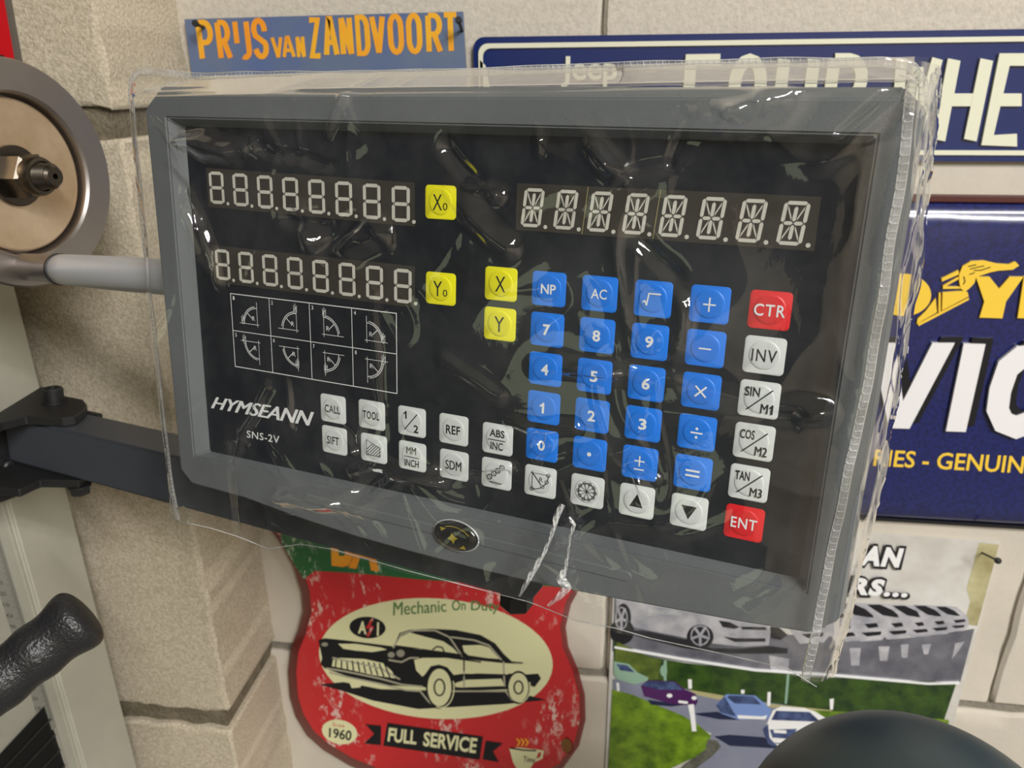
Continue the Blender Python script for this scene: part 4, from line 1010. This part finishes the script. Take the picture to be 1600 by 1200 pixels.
# ---------------------------------------------------------------- milling machine: column, scale, bellows
XM, YM = -.4155, .42
mm = empty('milling_machine', 'cream painted machine column with a ruler scale and black bellows, left edge', 'machine', loc=(XM - .08, YM + .03, 0))
mo = Vector(mm.location)
bm = bmesh.new()
A = [(XM, YM + .004), (XM, YM + .0585), (XM - .17, YM + .0585), (XM - .17, YM), (XM - .022, YM), (XM - .004, YM)]
outline_block(bm, [Vector((x, y, 0)) - mo for x, y in A], [Vector((x, y, Z(.06))) - mo for x, y in A])
bmesh.ops.bevel(bm, geom=[e for e in bm.edges if abs((e.verts[0].co - e.verts[1].co).z) > .5], offset=.0012, segments=2, affect='EDGES')
auto(link('column', bm, M_machine, mm), 30)
bm = bmesh.new(); bx(bm, Vector((XM - .005, YM - .0012, Z(-.52))) - mo, (.0095, .0024, .50), bev=.0006); link('dovetail_edge', bm, M_machine, mm)
FM = WallF(mo, 0, y=YM - .0026)
bm = bmesh.new()
xa, xb, zt_, zb_ = XM - .0245, XM - .0105, Z(-.24), Z(-.4845)
pts = [(xa, zt_), (xb, zt_), (xb, zb_ + .005), (xb - .003, zb_), (xa + .003, zb_), (xa, zb_ + .005)]
outline_block(bm, [Vector((x, YM - .0016, z)) - mo for x, z in pts], [Vector((x, YM + .0002, z)) - mo for x, z in pts]); ru = link('scale_ruler', bm, M_ruler, mm)
class WF:
    def __call__(s, x, z, dep=0): return Vector((x, YM - dep, z)) - mo
    def shift(s, d): return Vector((0, -d, 0))
wf = WF(); bm = bmesh.new()
z = zb_ + .010; k = 0
while z < zt_:
    L_ = .0062 if k % 10 == 0 else (.0045 if k % 5 == 0 else .003)
    stroke(bm, [(xb - .0006, z), (xb - L_, z)], .00022, wf, .0017, .0017, rnd=False); z += .001; k += 1
link('graduations', bm, M_inkgrey, ru)
bm = bmesh.new()
for k in range(24):
    zz = zb_ + .010 + .010 * k
    s = str(k * 10 % 100 if k else 0); h = .0034
    text_quad(bm, s, (xb - .0135, zz + h), (xb - .0085, zz + h), (xb - .0085, zz), (xb - .0135, zz), wf, .0017)
link('scale_numbers', bm, M_inkgrey, ru)
bm = bmesh.new(); lathe(bm, [(0, .0016), (.0008, .0014), (.0012, .0006)], Vector((XM - .0175, YM - .0016, zb_ + .005)) - mo, (0, -1, 0), n=14); link('rivet', bm, M_steel, ru, smooth=True)
# cream cover in front of the column on the left
bm = bmesh.new(); P = [(-60, 560), (-20, 900), (50, 1055), (66, 1106), (0, 1180), (-70, 1250), (-120, 700)]
FQ = WallF(mo, 0, y=YM); prism(bm, P, FQ, -.0005, .0010); fixn(bm); link('front_plate', bm, M_machine, mm)
# bellows hanging below the slanting edge
bl = bmesh.new(); prism(bl, [(66, 1107), (96, 1202), (112, 1260), (-90, 1290), (0, 1178)], FQ, .0, .004); fixn(bl); bel = link('bellows', bl, M_rubber, mm)
for k in range(5):
    bm = bmesh.new(); y0 = 1128 + 24 * k; x0 = 74 + 7.6 * k
    stroke(bm, [(x0 + 1, y0), (x0 - 110, y0 + 118)], 2.6, FQ, .003, .0060, rnd=False); fixn(bm); link('bellows_rib', bm, M_rubber2, bel)
bm = bmesh.new(); bx(bm, Vector((XM - .10, YM - .03, .25)) - mo, (.24, .20, .5), bev=.01); link('machine_base', bm, M_machine, mm)

# ---------------------------------------------------------------- steel flange wheel
HC = CAM + Vector((-.325, .40012, -.04899))
az, el = math.radians(80), math.radians(1)
HN = Vector((math.sin(az) * math.cos(el), -math.cos(az) * math.cos(el), math.sin(el)))
hw = empty('flange_wheel', 'turned steel flange wheel with a copper-toned dished face, upper left', 'wheel', loc=HC)
bm = bmesh.new(); lathe(bm, [(-.030, .030), (-.022, .0600), (-.0015, .0615), (0, .0605), (0, .0448), (-.0015, .0436), (-.012, .0430), (-.012, .0100)], (0, 0, 0), HN, n=96); auto(link('flange', bm, M_steel_flange, hw), 28)
bm = bmesh.new(); lathe(bm, [(-.0125, .0415), (-.0055, .0412), (-.0050, .0402), (-.0068, .0120), (-.0068, .0)], (0, 0, 0), HN, n=96); auto(link('dished_face', bm, M_copper, hw), 28)
bm = bmesh.new(); lathe(bm, [(-.008, .0165), (-.0045, .0165), (-.0040, .0158), (-.0040, .0)], (0, 0, 0), HN, n=40); auto(link('washer', bm, M_nut, hw), 28)
bm = bmesh.new(); lathe(bm, [(-.0040, .0128), (.0070, .0128), (.0085, .0112)], (0, 0, 0), HN, n=6); lathe(bm, [(.0070, .0108), (.0120, .0106), (.0135, .0098), (.0140, .0082), (.0125, .0076), (.0125, 0)], (0, 0, 0), HN, n=36); auto(link('lock_nut', bm, M_nut, hw), 28)
bm = bmesh.new(); prof = [(.010, .0066)]
s = .0128
while s < .0205: prof += [(s, .0070), (s + .0005, .0062), (s + .0010, .0062)]; s += .0014
prof += [(.0210, .0062), (.0225, .0050), (.0225, .0016), (.0190, .0014), (.0190, 0)]
lathe(bm, prof, (0, 0, 0), HN, n=32); auto(link('threaded_shaft', bm, M_nut, hw), 28)
bm = bmesh.new(); lathe(bm, [(-.089, .011), (-.02, .011)], (0, 0, 0), HN, n=24); auto(link('axle', bm, M_steel, hw))

# silver handle bar
def cz_pt(px, py, z): return CAM + ray(px, py) * z
p0, p1 = cz_pt(96, 421, .415), cz_pt(315, 437, .355)
hb = empty('silver_bar', 'round silver bar running from the flange wheel behind the readout', 'bar', loc=p0)
bm = bmesh.new(); D = p1 - p0; Lh = D.length; lathe(bm, [(0, .0076), (.001, .0082), (.012, .0084), (Lh * .5, .0088), (Lh, .0086), (Lh + .002, .006)], (0, 0, 0), D, n=40); auto(link('bar', bm, M_satin, hb), 40)
bm = bmesh.new(); lathe(bm, [(-.0022, .0078), (-.0018, .0086), (.0, .0086), (.0004, .0078)], (0, 0, 0), D, n=40); auto(link('black_ring', bm, M_black, hb), 40)
bm = bmesh.new(); lathe(bm, [(-.05, .0075), (-.0022, .0075)], (0, 0, 0), D, n=40); auto(link('bar_root', bm, M_steel_flange, hb), 40)

# black hand grip, lower left
g0, g1 = cz_pt(135, 958, .335), cz_pt(-40, 1095, .317)
gp = empty('crank_grip', 'black pebbled hand grip with finger swells, lower left corner', 'handle', loc=g0)
D = g1 - g0; Lg = D.length; u = .335 / 1200
prof = [(-3, 0), (-2.4, 20), (-1, 36), (3, 46), (9, 51), (16, 52.5), (26, 51), (38, 47), (50, 44), (62, 44), (76, 46.5), (88, 46.5), (100, 43.5), (112, 42.5), (126, 45), (140, 47), (155, 45), (170, 42.5), (190, 45), (210, 47), (240, 44)]
bm = bmesh.new(); lathe(bm, [(s * u, r * u * .98) for s, r in prof], (0, 0, 0), D, n=48); o = link('grip', bm, M_grip, gp, smooth=True)
sb = o.modifiers.new('s', 'SUBSURF'); sb.levels = 1; sb.render_levels = 1
bm = bmesh.new(); lathe(bm, [(238 * u, .006), (238 * u + .06, .006)], (0, 0, 0), D, n=20); link('spindle', bm, M_satin, gp, smooth=True)

# dark dome, bottom edge
dc = cz_pt(1418, 1402, .36); R = 270 * .36 / 1200
dm = empty('dome_cover', 'smooth dark green-grey dome rising into the bottom edge below the poster', 'cover', loc=dc)
bm = bmesh.new(); lathe(bm, [(-R * 1.1, R * .98), (-R * .6, R * 1.0)] + [(R * math.sin(t), R * math.cos(t)) for t in [i * PI / 2 / 20 for i in range(20)]] + [(R, 0)], (0, 0, 0), (0.02, -.05, 1), n=64); o = auto(link('dome', bm, M_dome, dm), 50)
bm = bmesh.new(); lathe(bm, [(-R * 1.12, .03), (-(dc.z - .0), .03)], (0, 0, 0), (0, 0, 1), n=24); link('stand_pole', bm, M_black, dm)
bm = bmesh.new(); lathe(bm, [(-R * 1.2, R * .95), (-R * 1.09, R * 1.02)], (0, 0, 0), (0, 0, 1), n=48); link('collar', bm, M_black, dm)

# ---------------------------------------------------------------- clear dust cover
dcv = empty('dust_cover', 'crumpled clear plastic dust cover with stitched seams drawn over the readout', 'cover', mw=MW)
def sm(t): t = max(0., min(1., t)); return t * t * (3 - 2 * t)
BOT = [(-.2125, -.1410), (-.2000, -.1300), (-.1900, -.1245), (-.1746, -.1232), (-.1558, -.1221), (-.1399, -.1225), (-.1224, -.1243), (-.1044, -.1177), (-.0876, -.1160), (-.0499, -.1164), (-.0238, -.1160), (.0024, -.1156), (.0210, -.1180), (.0358, -.1167), (.0488, -.1169), (.0734, -.1153), (.0946, -.1143), (.1035, -.1180)]
def bot(x):
    for (xa, za), (xb_, zb2) in zip(BOT, BOT[1:]):
        if x <= xb_: return za + (zb2 - za) * (x - xa) / (xb_ - xa)
    return BOT[-1][1]
CR = []   # creases: (px0,py0,px1,py1,width m,height m)
PF = PanelF()
for a in [(300, 225, 375, 240, .0042, .0036), (265, 200, 300, 232, .0012, .0012), (1085, 185, 1215, 160, .0045, .0042), (1130, 200, 1150, 170, .0014, .0018), (1192, 150, 1196, 175, .0012, .0015), (925, 232, 968, 272, .0030, .0030),
          (735, 285, 778, 305, .0026, .0028), (548, 390, 585, 345, .0032, .0030), (592, 345, 606, 380, .002, .002), (455, 340, 512, 352, .0040, -.0032), (455, 768, 575, 782, .0040, .0044), (575, 782, 640, 742, .0022, .0020), (560, 728, 612, 722, .0022, .0026),
          (612, 722, 690, 752, .0020, .0024), (700, 742, 800, 722, .0020, .0024), (995, 735, 1010, 765, .0022, .0026), (1005, 730, 1030, 740, .0014, .0018), (855, 690, 842, 705, .0016, .0022), (452, 590, 465, 665, .0012, .0012), (530, 650, 560, 700, .0016, .0018),
          (560, 700, 575, 650, .0014, .0014), (300, 300, 318, 400, .0035, -.0026), (700, 560, 790, 610, .003, .0016), (1090, 600, 1240, 650, .003, -.002), (1180, 630, 1290, 640, .0025, .0022), (880, 560, 1010, 590, .0022, .0020), (1250, 655, 1300, 640, .0018, .0016),
          (1392, 140, 1310, 215, .0016, -.0022), (1400, 150, 1290, 250, .004, .0016), (940, 235, 975, 275, .002, .0014), (960, 275, 1050, 262, .0016, -.0014), (1050, 262, 1078, 190, .0014, -.0014), (1078, 190, 1062, 172, .0014, -.001),
          (250, 190, 300, 235, .0016, -.0016), (300, 222, 410, 235, .003, .0026), (410, 235, 520, 262, .002, -.0016), (480, 330, 500, 400, .004, .003), (500, 400, 560, 345, .003, -.002), (560, 400, 600, 360, .003, .0024),
          (700, 230, 760, 300, .003, -.0028), (705, 300, 800, 380, .004, .003), (455, 760, 560, 770, .003, .0032), (560, 770, 600, 740, .003, -.0024), (600, 720, 680, 745, .0025, .0028), (690, 735, 790, 740, .003, -.0022),
          (800, 660, 900, 665, .002, .0026), (845, 665, 850, 700, .0018, -.002), (840, 570, 980, 575, .002, .002), (980, 575, 1060, 560, .003, -.002), (1060, 560, 1075, 450, .003, .002), (1075, 450, 1010, 370, .003, -.002),
          (425, 600, 372, 720, .002, .0016), (372, 690, 370, 830, .0015, -.002), (520, 640, 560, 690, .002, -.002), (590, 450, 600, 640, .002, .0012), (310, 300, 350, 440, .003, .0028), (300, 330, 330, 420, .002, -.002),
          (540, 150, 520, 205, .0015, .0016), (845, 200, 850, 235, .0014, .0014), (1110, 170, 1180, 165, .003, .0020), (1110, 165, 1140, 190, .002, -.0018)]:
    p, q = PF(a[0], a[1], .01), PF(a[2], a[3], .01); CR.append((p.x, p.z, q.x, q.z, a[4], a[5] * 1.8))
def crease(x, z):
    d = 0; nv = noise.noise_vector(Vector((x * 70, z * 70, 8))); x += nv.x * .0022; z += nv.z * .0022
    for ax, az_, bx_, bz, w, h in CR:
        dx, dz = bx_ - ax, bz - az_; L2 = dx * dx + dz * dz
        t = ((x - ax) * dx + (z - az_) * dz) / L2; t = 0 if t < 0 else 1 if t > 1 else t
        q = (x - ax - dx * t) ** 2 + (z - az_ - dz * t) ** 2
        if q < 9 * w * w: d += h * math.exp(-q / w / w) * (1 - .3 * abs(2 * t - 1))
    return d
def wrinkle(x, z):
    v = Vector((x, z, .3))
    a = noise.noise(Vector((x * 20 + z * 6, z * 14, 1.3)))
    wx, wz = x + .012 * noise.noise(v * 30), z + .012 * noise.noise(v * 30 + Vector((5, 5, 5)))
    b = 1 - abs(noise.noise(Vector((wx * 24 - wz * 10, wz * 20 + wx * 6, 5.1)))) * 2.6
    b = max(0, b) ** 3
    k = sm(noise.noise(Vector((x * 16, z * 16, 3))) * 1.8 + .45)
    c_ = 1 - abs(noise.noise(Vector((wx * 60 + wz * 24, wz * 44 - wx * 10, 9.7)))) * 3; c_ = max(0, c_) ** 2
    return -.0038 * a - .0016 * b * (.3 + .7 * k) - .0008 * c_ * k
NX, NZ = 460, 270
xl, xr, zt2 = -.2125, .1038, .0758
bm = bmesh.new(); grid = []
for j in range(NZ + 1):
    row = []
    for i in range(NX + 1):
        s = i / NX; t = j / NZ
        x = xl + (xr - xl) * s; z0_ = bot(x); z = zt2 + (z0_ - zt2) * t
        # rounded upper left corner
        if x < xl + .012 and z > zt2 - .012:
            ux, uz = (xl + .012 - x) / .012, (z - (zt2 - .012)) / .012
            m_ = max(ux, uz); nrm = math.hypot(ux, uz)
            if nrm > 1e-6: k = m_ / nrm; x = xl + .012 - ux * k * .012; z = zt2 - .012 + uz * k * .012
        base = -.0125
        el_ = max(0, 1 - (x - xl) / .032); et = max(0, 1 - (zt2 - z) / .0125); er = sm(1 - (xr - x) / .016); 
        low = sm((-.104 - z) / .02)
        yt_ = .0155 + .0095 * sm((x - xl - .006) / .03)
        y = base * (1 - max(el_, et)) + .015 * el_ * (1 - et) + yt_ * et
        y = y * (1 - er) + (-.0105) * er * (1 - et) + .025 * er * et if er > 0 else y
        fade = min(1, (x - xl) / .012, (zt2 - z) / .010, (xr - x) / .008); fade = max(.0, fade)
        y += (wrinkle(x, z) + .9 * crease(x, z) * -1) * (.25 + .75 * fade) * (1 if fade > 0 else .3)
        if -.186 < x < .110 and -.113 < z < .066: y = min(y, -.0078)
        row.append(bm.verts.new((x, y, z)))
    grid.append(row)
for j in range(NZ):
    for i in range(NX): bm.faces.new((grid[j][i], grid[j][i + 1], grid[j + 1][i + 1], grid[j + 1][i]))
link('front_sheet', bm, M_film, dcv, smooth=True)
# right side gusset
bm = bmesh.new(); grid = []; NG, NV = 24, 260
for j in range(NV + 1):
    t = j / NV; row = []
    for i in range(NG + 1):
        s = i / NG
        xa, za, ya = xr - .003 * t, .0700 - t * (.0700 + .1180), -.0105
        xb2 = .1085 + .0055 * math.sin(PI * min(1, t * 1.05)) ** .7; zb2 = .0720 - t * (.0720 + .1380); yb2 = .036
        x = xa + (xb2 - xa) * s ** .5 + .0025 * math.sin(PI * s); y = ya + (yb2 - ya) * s; z = za + (zb2 - za) * s
        w_ = noise.noise(Vector((y * 160, z * 38, 2.2))) * .0022 + (1 - abs(noise.noise(Vector((y * 260, z * 90, 7.7)))) * 2) * .0009
        x += w_ * math.sin(PI * min(1, s * 1.1)) ** .6 if s < .95 else 0
        x = max(x, .1092 if (.003 < y < .047 and z > -.104) else -1)
        row.append(bm.verts.new((x, y, z)))
    grid.append(row)
for j in range(NV):
    for i in range(NG): bm.faces.new((grid[j][i], grid[j][i + 1], grid[j + 1][i + 1], grid[j + 1][i]))
link('side_gusset', bm, M_film, dcv, smooth=True)
# top gusset
bm = bmesh.new(); grid = []
for j in range(200 + 1):
    s = j / 200; x = xl + .008 + (.1080 - xl - .008) * s; row = []
    for i in range(11):
        t = i / 10; y = .025 + .012 * t; z = .0752 - .0035 * math.sin(PI * t) * 1 - .004 * t + noise.noise(Vector((x * 60, y * 60, 4))) * .0008
        row.append(bm.verts.new((x, y, z)))
    grid.append(row)
for j in range(200):
    for i in range(10): bm.faces.new((grid[j][i], grid[j + 1][i], grid[j + 1][i + 1], grid[j][i + 1]))
link('top_gusset', bm, M_film, dcv, smooth=True)
# bindings: a doubled strip with ladder stitching
def binding(path, w, nrm):
    path = [Vector(p) for p in path]; nrm = Vector(nrm)
    # resample
    seg = [0]
    for a, b in zip(path, path[1:]): seg.append(seg[-1] + (b - a).length)
    step = .0011; n = int(seg[-1] / step); P = []
    for i in range(n + 1):
        d = seg[-1] * i / n; k = max(q for q in range(len(seg)) if seg[q] <= d + 1e-9); k = min(k, len(path) - 2)
        P.append(path[k].lerp(path[k + 1], (d - seg[k]) / (seg[k + 1] - seg[k])))
    P = [P[0]] + [(P[i - 1] + P[i] * 2 + P[i + 1]) / 4 for i in range(1, len(P) - 1)] + [P[-1]]
    wob = lambda i: Vector((noise.noise(Vector((i * .05, 1, 0))), noise.noise(Vector((i * .05, 2, 0))), noise.noise(Vector((i * .05, 3, 0))))) * .0009
    P = [p + wob(i) for i, p in enumerate(P)]
    side = []
    for i in range(len(P)):
        t = (P[min(i + 1, len(P) - 1)] - P[max(i - 1, 0)]).normalized(); side.append(t.cross(nrm).normalized())
    bm = bmesh.new(); A = []
    for p, s in zip(P, side): A.append([bm.verts.new(p + s * w * a + nrm * b) for a, b in ((-.5, 0), (-.35, .0006), (0, .0002), (.35, .0006), (.5, 0), (0, -.0006))])
    for a, b in zip(A, A[1:]):
        for k in range(6): bm.faces.new((a[k], a[(k + 1) % 6], b[(k + 1) % 6], b[k]))
    fixn(bm); link('binding', bm, M_filmt, dcv, smooth=True)
    bm = bmesh.new()
    for sgn in (-1, 1): tube(bm, [p + s * w * .42 * sgn + nrm * .0005 for p, s in zip(P[::2], side[::2])], .00016, 5)
    for i in range(1, len(P) - 1, 2):
        p, s = P[i], side[i]; t = (P[i + 1] - P[i - 1]).normalized()
        tube(bm, [p - s * w * .40 + nrm * .0007, p + t * .0002 + nrm * .0009, p + s * w * .40 + t * .0005 + nrm * .0007], .00015, 4)
        if i % 4 == 1: bmesh.ops.create_icosphere(bm, subdivisions=1, radius=.00035, matrix=Matrix.Translation(p + s * w * .3 + nrm * .0009))
    o = link('stitching', bm, M_stitch, dcv, smooth=True); o['kind'] = 'stuff'
M_stitch = film_mat('stitch_vinyl', .35, 4.0)
binding([(-.2078, .015, -.1413), (-.2100, .015, -.126), (-.2117, .015, -.085), (-.2128, .015, -.020), (-.2128, .015, .020), (-.2128, .015, .050), (-.2124, .015, .0680), (-.2112, .0152, .0735), (-.2080, .0160, .0770), (-.2020, .018, .0775), (-.1930, .022, .0768), (-.1850, .025, .0758), (-.1215, .025, .0751), (-.0468, .025, .0745), (.003, .025, .0752), (.052, .025, .0752), (.095, .025, .0745), (.1035, .028, .0738), (.1080, .034, .0690), (.1090, .036, .060)], .0030, (0, -1, 0))
binding([(.1015, .020, .0700), (.1037, .0, .0660), (.1040, -.0105, .0580), (.1043, -.0105, .0444), (.1040, -.0105, .0306), (.1045, -.0105, .0132), (.1045, -.0105, .0041), (.1043, -.0105, -.0171), (.1028, -.0105, -.0421), (.1014, -.0105, -.0781), (.1007, -.0105, -.0987), (.1003, -.0105, -.1185)], .0028, (0.15, -1, 0))
bm = bmesh.new(); tube(bm, [(.109, .036, .066), (.1105, .036, .0566), (.113, .036, .0345), (.1135, .036, .0115), (.1142, .036, -.018), (.1141, .036, -.046), (.1127, .036, -.077), (.1112, .036, -.103), (.1095, .036, -.1385)], .0005, 6); link('back_edge', bm, M_filmt, dcv, smooth=True)
bm = bmesh.new(); tube(bm, [Vector((x, -.0122 if x > -.18 else .012 * (-.18 - x) / .03 * 2 - .0122 * (1 - (-.18 - x) / .032), z)) for x, z in BOT], .00022, 6); link('lower_hem', bm, M_stitch, dcv, smooth=True)
# two gathered, whitened folds near the lower edge
for P, W in (([(879, 788), (870, 806), (864, 830), (852, 860), (836, 888), (822, 912), (809, 936)], [9, 10, 6, 6, 9, 8, 3]),
             ([(889, 808), (897, 820), (891, 838), (888, 862), (884, 886), (876, 904), (886, 918), (874, 932), (852, 950)], [4, 7, 4, 4, 6, 14, 15, 10, 3])):
    bm = bmesh.new(); prev = None
    pts = [];
    for k in range(len(P) - 1):
        for q in range(6): t = q / 6; pts.append((P[k][0] * (1 - t) + P[k + 1][0] * t, P[k][1] * (1 - t) + P[k + 1][1] * t, W[k] * (1 - t) + W[k + 1] * t))
    for k, (x, y, w) in enumerate(pts):
        dx, dy = pts[min(k + 1, len(pts) - 1)][0] - pts[max(k - 1, 0)][0], pts[min(k + 1, len(pts) - 1)][1] - pts[max(k - 1, 0)][1]; L_ = math.hypot(dx, dy); nx_, ny_ = -dy / L_, dx / L_
        r_ = [bm.verts.new(PF(x + nx_ * w * a, y + ny_ * w * a, .0165 + .0012 * math.sin(k * 1.3 + a * 9) + .001 * (1 - abs(2 * a)))) for a in (-.5, -.25, 0, .25, .5)]
        if prev:
            for i in range(4): bm.faces.new((prev[i], prev[i + 1], r_[i + 1], r_[i]))
        prev = r_
    link('gathered_fold', bm, M_fold if 'M_fold' in globals() else globals().setdefault('M_fold', film_mat('whitened_fold', .6, 4.0)), dcv, smooth=True)
